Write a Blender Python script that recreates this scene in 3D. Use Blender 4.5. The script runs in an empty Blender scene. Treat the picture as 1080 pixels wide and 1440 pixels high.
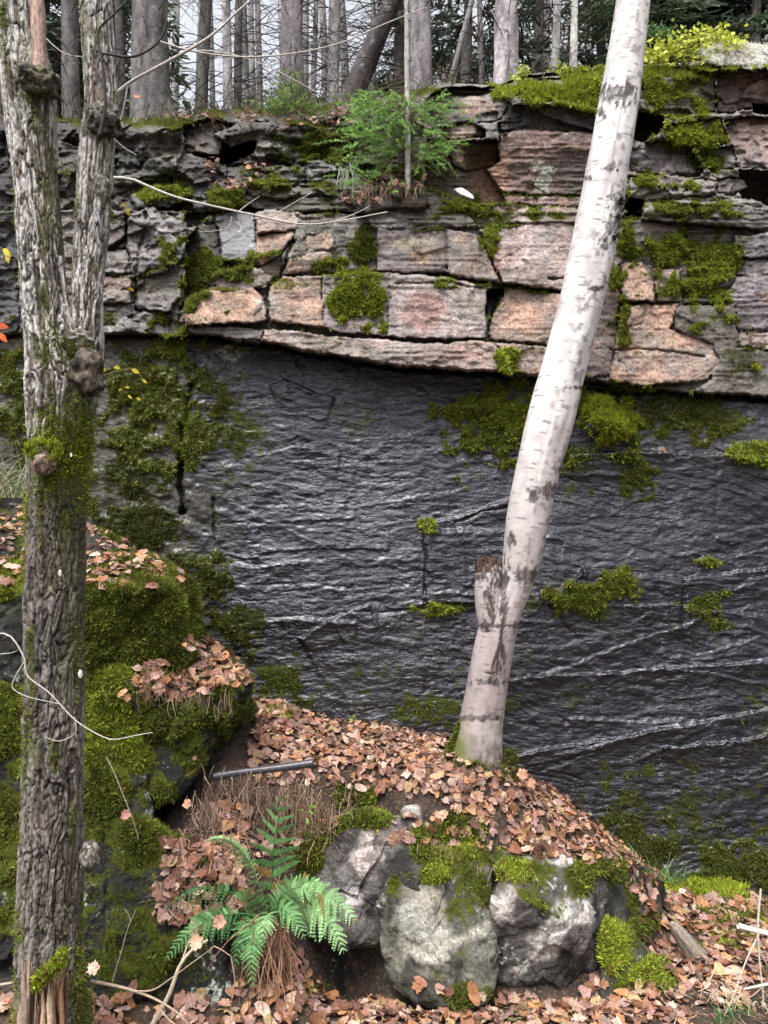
import bpy, bmesh, math, random
import numpy as np
from mathutils import Vector, Matrix
from mathutils.bvhtree import BVHTree

random.seed(7)
rng = np.random.default_rng(11)
sc = bpy.context.scene
C = sc.collection
# ---------------------------------------------------------------- camera, world, sun, exposure
CAMZ = 1.6
F = 1040.0                                  # focal length in pixels of the 1080 x 1440 photograph
cam = bpy.data.objects.new('camera', bpy.data.cameras.new('camera')); C.objects.link(cam)
cam.data.sensor_fit = 'VERTICAL'; cam.data.sensor_height = 36; cam.data.lens = 26
cam.data.clip_start = 0.05; cam.data.clip_end = 2000
cam.location = (0, 0, CAMZ); cam.rotation_euler = (math.radians(90), 0, 0)
sc.camera = cam
SUN_EL, SUN_AZ = math.radians(66), math.radians(205)     # soft light from high behind the camera
world = bpy.data.worlds.new('World'); sc.world = world; world.use_nodes = True
nt = world.node_tree; nt.nodes.clear()
wo = nt.nodes.new('ShaderNodeOutputWorld'); bg = nt.nodes.new('ShaderNodeBackground')
sky = nt.nodes.new('ShaderNodeTexSky'); sky.sky_type = 'NISHITA'; sky.sun_disc = False
sky.sun_elevation = SUN_EL; sky.sun_rotation = SUN_AZ; sky.air_density = 1.0; sky.dust_density = 6.0; sky.ozone_density = 1.0
hs = nt.nodes.new('ShaderNodeHueSaturation'); hs.inputs['Saturation'].default_value = 0.24; hs.inputs['Value'].default_value = 1.0
nt.links.new(sky.outputs[0], hs.inputs['Color']); nt.links.new(hs.outputs[0], bg.inputs['Color'])
bg.inputs['Strength'].default_value = 0.15
nt.links.new(bg.outputs[0], wo.inputs['Surface'])
sun = bpy.data.objects.new('sun', bpy.data.lights.new('sun', 'SUN')); C.objects.link(sun)
sun.data.energy = 1.5; sun.data.angle = math.radians(25); sun.data.color = (1, 0.97, 0.93)
sd = Vector((math.sin(SUN_AZ) * math.cos(SUN_EL), math.cos(SUN_AZ) * math.cos(SUN_EL), math.sin(SUN_EL)))
sun.rotation_euler = sd.to_track_quat('Z', 'Y').to_euler()
sc.view_settings.view_transform = 'Standard'; sc.view_settings.look = 'None'
sc.view_settings.gamma = 1; sc.view_settings.exposure = 1.3
try: sc.cycles.max_bounces = 5; sc.cycles.transparent_max_bounces = 4
except Exception: pass

# ---------------------------------------------------------------- helpers
def P(u, v, Y):
    return np.array([(u - 540) / F * Y, Y, CAMZ - (v - 720) / F * Y], float)
def PV(u, v, Y):
    u, v, Y = np.broadcast_arrays(np.asarray(u, float), np.asarray(v, float), np.asarray(Y, float))
    return np.stack([(u - 540) / F * Y, Y, CAMZ - (v - 720) / F * Y], -1)
def _h(ix, iy, iz, seed):
    n = (ix.astype(np.int64) * 374761393 + iy.astype(np.int64) * 668265263 + iz * 2147483647 + seed * 144665) & 0x7fffffff
    n = ((n ^ (n >> 13)) * 1274126177) & 0x7fffffff
    n = ((n ^ (n >> 16)) * 60493) & 0x7fffffff
    return (n & 0xffffff) / float(0xffffff)
def n2(x, y, seed=0):
    x0 = np.floor(x); y0 = np.floor(y); fx = x - x0; fy = y - y0
    fx = fx * fx * (3 - 2 * fx); fy = fy * fy * (3 - 2 * fy)
    a = _h(x0, y0, 0, seed); b = _h(x0 + 1, y0, 0, seed); c = _h(x0, y0 + 1, 0, seed); d = _h(x0 + 1, y0 + 1, 0, seed)
    return (a * (1 - fx) + b * fx) * (1 - fy) + (c * (1 - fx) + d * fx) * fy
def n3(x, y, z, seed=0):
    z0 = np.floor(z); fz = z - z0; fz = fz * fz * (3 - 2 * fz)
    def lay(zz):
        x0 = np.floor(x); y0 = np.floor(y); fx = x - x0; fy = y - y0
        fx = fx * fx * (3 - 2 * fx); fy = fy * fy * (3 - 2 * fy)
        zi = zz.astype(np.int64) * 1013904223 & 0xffffff
        def g(a, b): return _h(a, b, zi, seed)
        return (g(x0, y0) * (1 - fx) + g(x0 + 1, y0) * fx) * (1 - fy) + (g(x0, y0 + 1) * (1 - fx) + g(x0 + 1, y0 + 1) * fx) * fy
    return lay(z0) * (1 - fz) + lay(z0 + 1) * fz
def fbm(x, y, o=4, seed=0, gain=.5):
    s = 0; a = 1; t = 0
    for i in range(o):
        s = s + a * n2(x * 2 ** i + 17.3 * i, y * 2 ** i + 9.1 * i, seed + i); t += a; a *= gain
    return s / t
def fbm3(x, y, z, o=4, seed=0, gain=.5):
    s = 0; a = 1; t = 0
    for i in range(o):
        s = s + a * n3(x * 2 ** i + 17.3 * i, y * 2 ** i + 9.1 * i, z * 2 ** i + 3.7 * i, seed + i); t += a; a *= gain
    return s / t
def ridge(x, y, o=4, seed=0):
    s = 0; a = 1; t = 0
    for i in range(o):
        s = s + a * (1 - np.abs(2 * n2(x * 2 ** i + 5.3 * i, y * 2 ** i + 3.1 * i, seed + i) - 1)); t += a; a *= .5
    return s / t
def facet(x, y, seed=0, tilt=.5):
    """broken-rock relief: every warped cell is a plane of its own height and tilt"""
    x0 = np.floor(x); y0 = np.floor(y); bd = np.full(x.shape, 9.); out = np.zeros(x.shape)
    for i in (-1, 0, 1):
        for j in (-1, 0, 1):
            cx = x0 + i; cy = y0 + j; px = cx + _h(cx, cy, 0, seed); py = cy + _h(cx, cy, 0, seed + 1)
            d = np.abs(x - px) ** 1.5 + np.abs(y - py) ** 1.5; k = d < bd; bd = np.where(k, d, bd)
            h = (_h(cx, cy, 0, seed + 2) - .5) + tilt * ((x - px) * (_h(cx, cy, 0, seed + 3) - .5) + (y - py) * (_h(cx, cy, 0, seed + 4) - .5)) * 2
            out = np.where(k, h, out)
    return out
def cells(x, y, seed=0):
    """crisp plates: distance to the nearest cell border, and a random number per plate"""
    x0 = np.floor(x); y0 = np.floor(y); f1 = np.full(x.shape, 9.); f2 = np.full(x.shape, 9.); idn = np.zeros(x.shape)
    for i in (-1, 0, 1):
        for j in (-1, 0, 1):
            cx = x0 + i; cy = y0 + j; d = np.hypot(x - cx - _h(cx, cy, 0, seed), y - cy - _h(cx, cy, 0, seed + 1))
            k = d < f1; f2 = np.where(k, f1, np.minimum(f2, d)); idn = np.where(k, _h(cx, cy, 0, seed + 2), idn); f1 = np.where(k, d, f1)
    return f2 - f1, idn
def sst(a, b, x):
    t = np.clip((x - a) / (b - a), 0, 1); return t * t * (3 - 2 * t)
def inpoly(px, py, poly):
    r = np.zeros(px.shape, bool); n = len(poly)
    for i in range(n):
        x1, y1 = poly[i]; x2, y2 = poly[(i + 1) % n]
        if y1 == y2: continue
        c = ((y1 > py) != (y2 > py)) & (px < (x2 - x1) * (py - y1) / (y2 - y1) + x1)
        r ^= c
    return r
def segdist(px, py, pts, closed=False):
    d = np.full(px.shape, 1e9); n = len(pts)
    for i in range(n if closed else n - 1):
        x1, y1 = pts[i][:2]; x2, y2 = pts[(i + 1) % n][:2]
        dx, dy = x2 - x1, y2 - y1; L = dx * dx + dy * dy + 1e-9
        t = np.clip(((px - x1) * dx + (py - y1) * dy) / L, 0, 1)
        d = np.minimum(d, np.hypot(px - x1 - t * dx, py - y1 - t * dy))
    return d

def setprops(o, label=None, cat=None, group=None, kind=None):
    if label: o['label'] = label
    if cat: o['category'] = cat
    if group: o['group'] = group
    if kind: o['kind'] = kind
    return o
def empty(name, loc, label=None, cat=None, group=None, kind=None):
    o = bpy.data.objects.new(name, None); C.objects.link(o); o.location = tuple(loc); o.empty_display_size = .1
    return setprops(o, label, cat, group, kind)
def mk(name, V, faces, mat, parent=None, attrs=None, uv=None, smooth=True, label=None, cat=None, group=None, kind=None, origin=None):
    """one mesh object from arrays; faces = array (n,k) or list of such arrays"""
    V = np.asarray(V, float).reshape(-1, 3)
    if not isinstance(faces, list): faces = [faces]
    faces = [np.asarray(f, np.int64) for f in faces if len(f)]
    if parent is not None: org = np.array(parent_world(parent))
    elif origin is not None: org = np.array(origin, float)
    else: org = np.array([V[:, 0].mean(), V[:, 1].mean(), V[:, 2].min()])
    me = bpy.data.meshes.new(name)
    me.vertices.add(len(V)); me.vertices.foreach_set('co', (V - org).astype(np.float32).ravel())
    li = np.concatenate([f.ravel() for f in faces]); me.loops.add(len(li)); me.loops.foreach_set('vertex_index', li.astype(np.int32))
    cnt = np.concatenate([np.full(len(f), f.shape[1]) for f in faces])
    st = np.concatenate([[0], np.cumsum(cnt)[:-1]])
    me.polygons.add(len(cnt)); me.polygons.foreach_set('loop_start', st.astype(np.int32)); me.polygons.foreach_set('loop_total', cnt.astype(np.int32))
    me.polygons.foreach_set('use_smooth', np.full(len(cnt), bool(smooth)))
    me.update(calc_edges=True)
    for k, a in (attrs or {}).items():
        at = me.attributes.new(k, 'FLOAT_COLOR', 'POINT'); at.data.foreach_set('color', np.asarray(a, np.float32).ravel())
    if uv is not None:
        l = me.uv_layers.new(name='UVMap'); l.data.foreach_set('uv', np.asarray(uv, np.float32)[li].ravel())
    me.materials.append(mat)
    o = bpy.data.objects.new(name, me); C.objects.link(o)
    if parent is not None: o.parent = parent
    else: o.location = tuple(org)
    return setprops(o, label, cat, group, kind)
def parent_world(p):
    v = Vector((0, 0, 0))
    while p is not None:
        v = v + Vector(p.location); p = p.parent
    return tuple(v)

def catmull(pts, n):
    p = np.asarray(pts, float); m = len(p)
    if m == 2:
        t = np.linspace(0, 1, n)[:, None]; return p[0] * (1 - t) + p[1] * t
    q = np.vstack([2 * p[0] - p[1], p, 2 * p[-1] - p[-2]])
    d = np.concatenate([[0], np.cumsum(np.linalg.norm(np.diff(p[:, :3], axis=0), axis=1))]); d /= d[-1]
    ts = np.linspace(0, 1, n); k = np.clip(np.searchsorted(d, ts, side='right') - 1, 0, m - 2)
    f = ((ts - d[k]) / np.maximum(d[k + 1] - d[k], 1e-9))[:, None]
    a, b, c, e = q[k], q[k + 1], q[k + 2], q[k + 3]
    return .5 * ((2 * b) + (c - a) * f + (2 * a - 5 * b + 4 * c - e) * f ** 2 + (3 * b - a - 3 * c + e) * f ** 3)
def tube(pts, n, seg, disp=None, cap=True, ref=(0, -1, 0)):
    """swept tube through pts (x,y,z,r). returns V, faces list, uv, (ang, s) ; angle 0 faces ref"""
    q = catmull(pts, n); c = q[:, :3]; r = np.maximum(q[:, 3], 1e-4)
    t = np.gradient(c, axis=0); t /= np.linalg.norm(t, axis=1)[:, None]
    ref = np.array(ref, float); a = ref - (t @ ref)[:, None] * t
    bad = np.linalg.norm(a, axis=1) < 1e-3; a[bad] = np.cross(t[bad], [1, 0, 0.01]) if bad.any() else a[bad]
    a /= np.linalg.norm(a, axis=1)[:, None]; b = np.cross(t, a)
    s = np.concatenate([[0], np.cumsum(np.linalg.norm(np.diff(c, axis=0), axis=1))])
    ang = np.linspace(0, 2 * math.pi, seg, endpoint=False)
    A, S = np.meshgrid(ang, s); R = np.repeat(r[:, None], seg, 1)
    if disp is not None: R = R + disp(A, S, R, c)
    V = c[:, None] + R[..., None] * (np.cos(A)[..., None] * a[:, None] + np.sin(A)[..., None] * b[:, None])
    i = np.arange(n - 1)[:, None] * seg; j = np.arange(seg)[None]; j2 = (j + 1) % seg
    Q = np.stack([i + j, i + j2, i + seg + j2, i + seg + j], -1).reshape(-1, 4)
    V = V.reshape(-1, 3); fs = [Q]; uv = np.stack([A / (2 * math.pi), S], -1).reshape(-1, 2)
    if cap:
        k = len(V); V = np.vstack([V, c[0], c[-1]]); uv = np.vstack([uv, [0, 0], [0, s[-1]]])
        jj = np.arange(seg); e = (n - 1) * seg
        fs.append(np.stack([np.full(seg, k), (jj + 1) % seg, jj], -1)); fs.append(np.stack([np.full(seg, k + 1), e + jj, e + (jj + 1) % seg], -1))
    return V, fs, uv, (A, S)
class Acc:
    """collects many small pieces into one mesh"""
    def __init__(s): s.V = []; s.F = {}; s.A = []; s.n = 0
    def add(s, V, F, col=None):
        V = np.asarray(V, float).reshape(-1, 3)
        for f in (F if isinstance(F, list) else [F]):
            f = np.asarray(f); s.F.setdefault(f.shape[1], []).append(f + s.n)
        s.V.append(V); s.n += len(V)
        c = np.ones((len(V), 4)) if col is None else np.broadcast_to(np.asarray(col, float), (len(V), 4))
        s.A.append(c)
    def thin(s, pts, n=8, seg=4, col=None):
        V, f, _, _ = tube(pts, n, seg, cap=False); s.add(V, f, col)
    def mk(s, name, mat, **k):
        if not s.n: return None
        return mk(name, np.vstack(s.V), [np.vstack(f) for f in s.F.values()], mat, attrs={'col': np.vstack(s.A)}, **k)

# ---------------------------------------------------------------- materials
class Mat:
    def __init__(s, name, rough=.8):
        s.m = bpy.data.materials.new(name); s.m.use_nodes = True; s.nt = s.m.node_tree
        s.b = s.nt.nodes['Principled BSDF']; s.b.inputs['Roughness'].default_value = rough
        s.geo = s.nt.nodes.new('ShaderNodeNewGeometry')
    def N(s, t, **k):
        n = s.nt.nodes.new(t)
        for a, b in k.items(): setattr(n, a, b)
        return n
    def L(s, a, b): s.nt.links.new(a, b); return s
    def val(s, x, sock):
        if isinstance(x, (int, float)): sock.default_value = x
        elif isinstance(x, tuple): sock.default_value = x
        else: s.L(x, sock)
    def noise(s, scale, detail=4, rough=.55, vec=None, stretch=None, out='Fac', dist=0.0):
        n = s.N('ShaderNodeTexNoise'); n.inputs['Scale'].default_value = scale; n.inputs['Detail'].default_value = detail; n.inputs['Roughness'].default_value = rough
        n.inputs['Distortion'].default_value = dist
        v = vec or s.geo.outputs['Position']
        if stretch:
            m = s.N('ShaderNodeMapping'); m.inputs['Scale'].default_value = stretch; s.L(v, m.inputs[0]); v = m.outputs[0]
        s.L(v, n.inputs['Vector']); return n.outputs[out]
    def math(s, op, a, b=0.0, c=None, clamp=False):
        n = s.N('ShaderNodeMath', operation=op); n.use_clamp = clamp
        s.val(a, n.inputs[0]); s.val(b, n.inputs[1])
        if c is not None: s.val(c, n.inputs[2])
        return n.outputs[0]
    def ss(s, lo, hi, x):
        n = s.N('ShaderNodeMapRange', interpolation_type='SMOOTHSTEP'); s.val(x, n.inputs[0]); n.inputs[1].default_value = lo; n.inputs[2].default_value = hi
        return n.outputs[0]
    def mr(s, x, a, b, c, d):
        n = s.N('ShaderNodeMapRange'); s.val(x, n.inputs[0])
        for i, q in enumerate((a, b, c, d)): n.inputs[i + 1].default_value = q
        return n.outputs[0]
    def mix(s, f, a, b, blend='MIX'):
        n = s.N('ShaderNodeMix', data_type='RGBA', blend_type=blend); n.clamp_factor = True
        s.val(f, n.inputs[0])
        for x, i in ((a, 6), (b, 7)):
            if isinstance(x, tuple): n.inputs[i].default_value = (*x[:3], 1)
            else: s.L(x, n.inputs[i])
        return n.outputs[2]
    def attr(s, name):
        n = s.N('ShaderNodeAttribute'); n.attribute_name = name; return n
    def sep(s, col):
        n = s.N('ShaderNodeSeparateColor'); s.L(col, n.inputs[0]); return n.outputs
    def scale(s, col, f):
        n = s.N('ShaderNodeVectorMath', operation='SCALE'); s.L(col, n.inputs[0]); s.val(f, n.inputs['Scale']); return n.outputs[0]
    def color(s, x):
        s.val(x if not isinstance(x, tuple) else (*x[:3], 1), s.b.inputs['Base Color']); return s
    def bump(s, h, strength=.5, dist=.01):
        n = s.N('ShaderNodeBump'); n.inputs['Strength'].default_value = strength; n.inputs['Distance'].default_value = dist
        s.L(h, n.inputs['Height']); s.L(n.outputs[0], s.b.inputs['Normal']); return s

def rock_material(name, fine=1.0, slab=False):
    m = Mat(name); A = m.attr('base'); K = m.attr('mask'); k = m.sep(K.outputs['Color'])
    nf = m.noise(70 * fine, 6, .65); nm = m.noise(16 * fine, 5, .6); nl = m.noise(5 * fine, 4, .6)
    v = m.math('MULTIPLY', m.mr(nf, .28, .72, .42, 1.58), m.mr(nm, .28, .72, .55, 1.45))
    v = m.math('MULTIPLY', v, m.mr(nl, .3, .7, .72, 1.28))
    c = m.scale(A.outputs['Color'], v)
    nc = m.noise(9 * fine, 4, .6)                                       # warm and cool drift of the stone
    c = m.mix(m.mr(nc, .35, .7, 0, .35), c, m.mix(1.0, c, (1.25, .88, .72), 'MULTIPLY'))
    n2_ = m.noise(150, 3, .6)                                             # grain speckle
    c = m.mix(m.math('MULTIPLY', m.ss(.55, .66, n2_), .6), c, m.mix(1.0, c, (1.8, 1.75, 1.7), 'MULTIPLY'))
    c = m.mix(m.math('MULTIPLY', m.ss(.56, .64, m.noise(45, 5, .7)), .6), c, m.mix(1.0, c, (.3, .3, .31), 'MULTIPLY'))
    # lichen
    li = m.math('ADD', m.math('MULTIPLY', m.noise(38, 5, .7), .6), m.math('MULTIPLY', m.noise(11, 3, .6), .4))
    lf = m.ss(.0, .09, m.math('SUBTRACT', m.math('ADD', li, m.math('MULTIPLY', k[2], .36)), .78))
    c = m.mix(m.math('MULTIPLY', lf, .85), c, m.mix(m.noise(60, 2), (.24, .28, .23), (.42, .43, .38)))
    # moss film
    mn = m.math('ADD', m.math('MULTIPLY', nm, .5), m.math('MULTIPLY', nf, .5))
    mf = m.ss(0, .14, m.math('SUBTRACT', m.math('ADD', mn, m.math('MULTIPLY', k[0], .75)), .80))
    br = m.math('ADD', m.math('MULTIPLY', k[1], .8), m.mr(nf, .3, .7, -.15, .25), clamp=True)
    mc = m.mix(br, (.012, .015, .006), (.12, .135, .018))
    c = m.mix(mf, c, mc)
    m.color(c)
    wet = A.outputs['Alpha']
    r = m.math('ADD', m.mr(wet, 0, 1, .82, .25), m.math('MULTIPLY', m.mr(nm, .3, .7, -.1, .16), 1.0))
    r = m.math('MAXIMUM', r, m.math('MULTIPLY', mf, .9))
    m.val(r, m.b.inputs['Roughness'])
    m.val(m.math('MULTIPLY', m.math('SUBTRACT', 1.0, mf), m.mr(wet, 0, 1, .3, .75)), m.b.inputs['Specular IOR Level'])
    h = m.math('ADD', m.math('MULTIPLY', nf, .5), m.math('ADD', m.math('MULTIPLY', nm, 1.2), m.math('MULTIPLY', n2_, .16)))
    if slab:     # fine horizontal ripple laminae under the water film
        wv_ = m.noise(2.2, 3, .5, out='Color'); ps = m.N('ShaderNodeVectorMath', operation='MULTIPLY_ADD'); m.L(wv_, ps.inputs[0]); ps.inputs[1].default_value = (.1, .1, .22); m.L(m.geo.outputs['Position'], ps.inputs[2]); pv = ps.outputs[0]
        h1 = m.noise(1, 4, .6, vec=pv, stretch=(9, 9, 62)); h2 = m.noise(1, 4, .65, vec=pv, stretch=(24, 24, 95)); h3 = m.noise(55, 4, .6)
        rd = m.math('SUBTRACT', 1.0, m.math('ABSOLUTE', m.math('SUBTRACT', m.math('MULTIPLY', h1, 4), 2.0)))
        h = m.math('ADD', m.math('ADD', m.math('MULTIPLY', rd, .65), m.math('MULTIPLY', h2, .8)), m.math('MULTIPLY', h3, .9))
        m.bump(h, 1.0, .0046); m.b.inputs['Specular Tint'].default_value = (.88, .90, 1, 1)
        m.b.inputs['Coat Weight'].default_value = .25; m.b.inputs['Coat Roughness'].default_value = .12
    else: m.bump(h, .9, .014)
    return m.m
ROCK = rock_material('rock'); SLABROCK = rock_material('wet_rock', 1.0, True)
def leafy(name, rough=.7, tr=.25, lo=.65, hi=1.4, scale=40):
    m = Mat(name, rough); c = m.scale(m.attr('col').outputs['Color'], m.mr(m.noise(scale, 4), .25, .75, lo, hi)); m.color(c)
    m.b.inputs['Specular IOR Level'].default_value = .25
    if tr:
        t = m.N('ShaderNodeBsdfTranslucent'); m.L(c, t.inputs[0]); mx = m.N('ShaderNodeMixShader'); mx.inputs[0].default_value = tr
        out = [n for n in m.nt.nodes if n.type == 'OUTPUT_MATERIAL'][0]
        m.L(m.b.outputs[0], mx.inputs[1]); m.L(t.outputs[0], mx.inputs[2]); m.L(mx.outputs[0], out.inputs[0])
    return m.m
MOSS = leafy('moss_fibres', .8, .3, .6, 1.5, 60)
LEAF = leafy('dry_leaf', .55, .2, .6, 1.5, 70)
GREEN = leafy('green_leaf', .5, .3, .75, 1.3, 50)
TWIG = leafy('twig_bark', .8, 0, .6, 1.5, 90)
# ---------------------------------------------------------------- the cliff
# traced outlines (u, v of the photograph) of every visible block and hole; each sits at its own depth in metres
PEACH = (.47, .31, .225); PINK = (.40, .275, .245); PALE = (.34, .31, .30); GREY = (.205, .195, .20); DGREY = (.105, .10, .105)
PURP = (.20, .165, .185); MAROON = (.225, .14, .125); BROWN = (.17, .135, .105); SLATE = (.10, .105, .12); BLACK = (.03, .03, .032); SOIL = (.06, .042, .03)  # BLACK puts the shade of the holes into their colour
L2 = [(-700, 470), (-200, 475), (100, 472), (240, 472), (278, 472), (330, 479), (400, 489), (480, 505), (560, 516), (640, 522), (720, 528), (780, 532), (850, 540), (900, 547), (960, 552), (1080, 562), (1300, 575), (1700, 580)]
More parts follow.
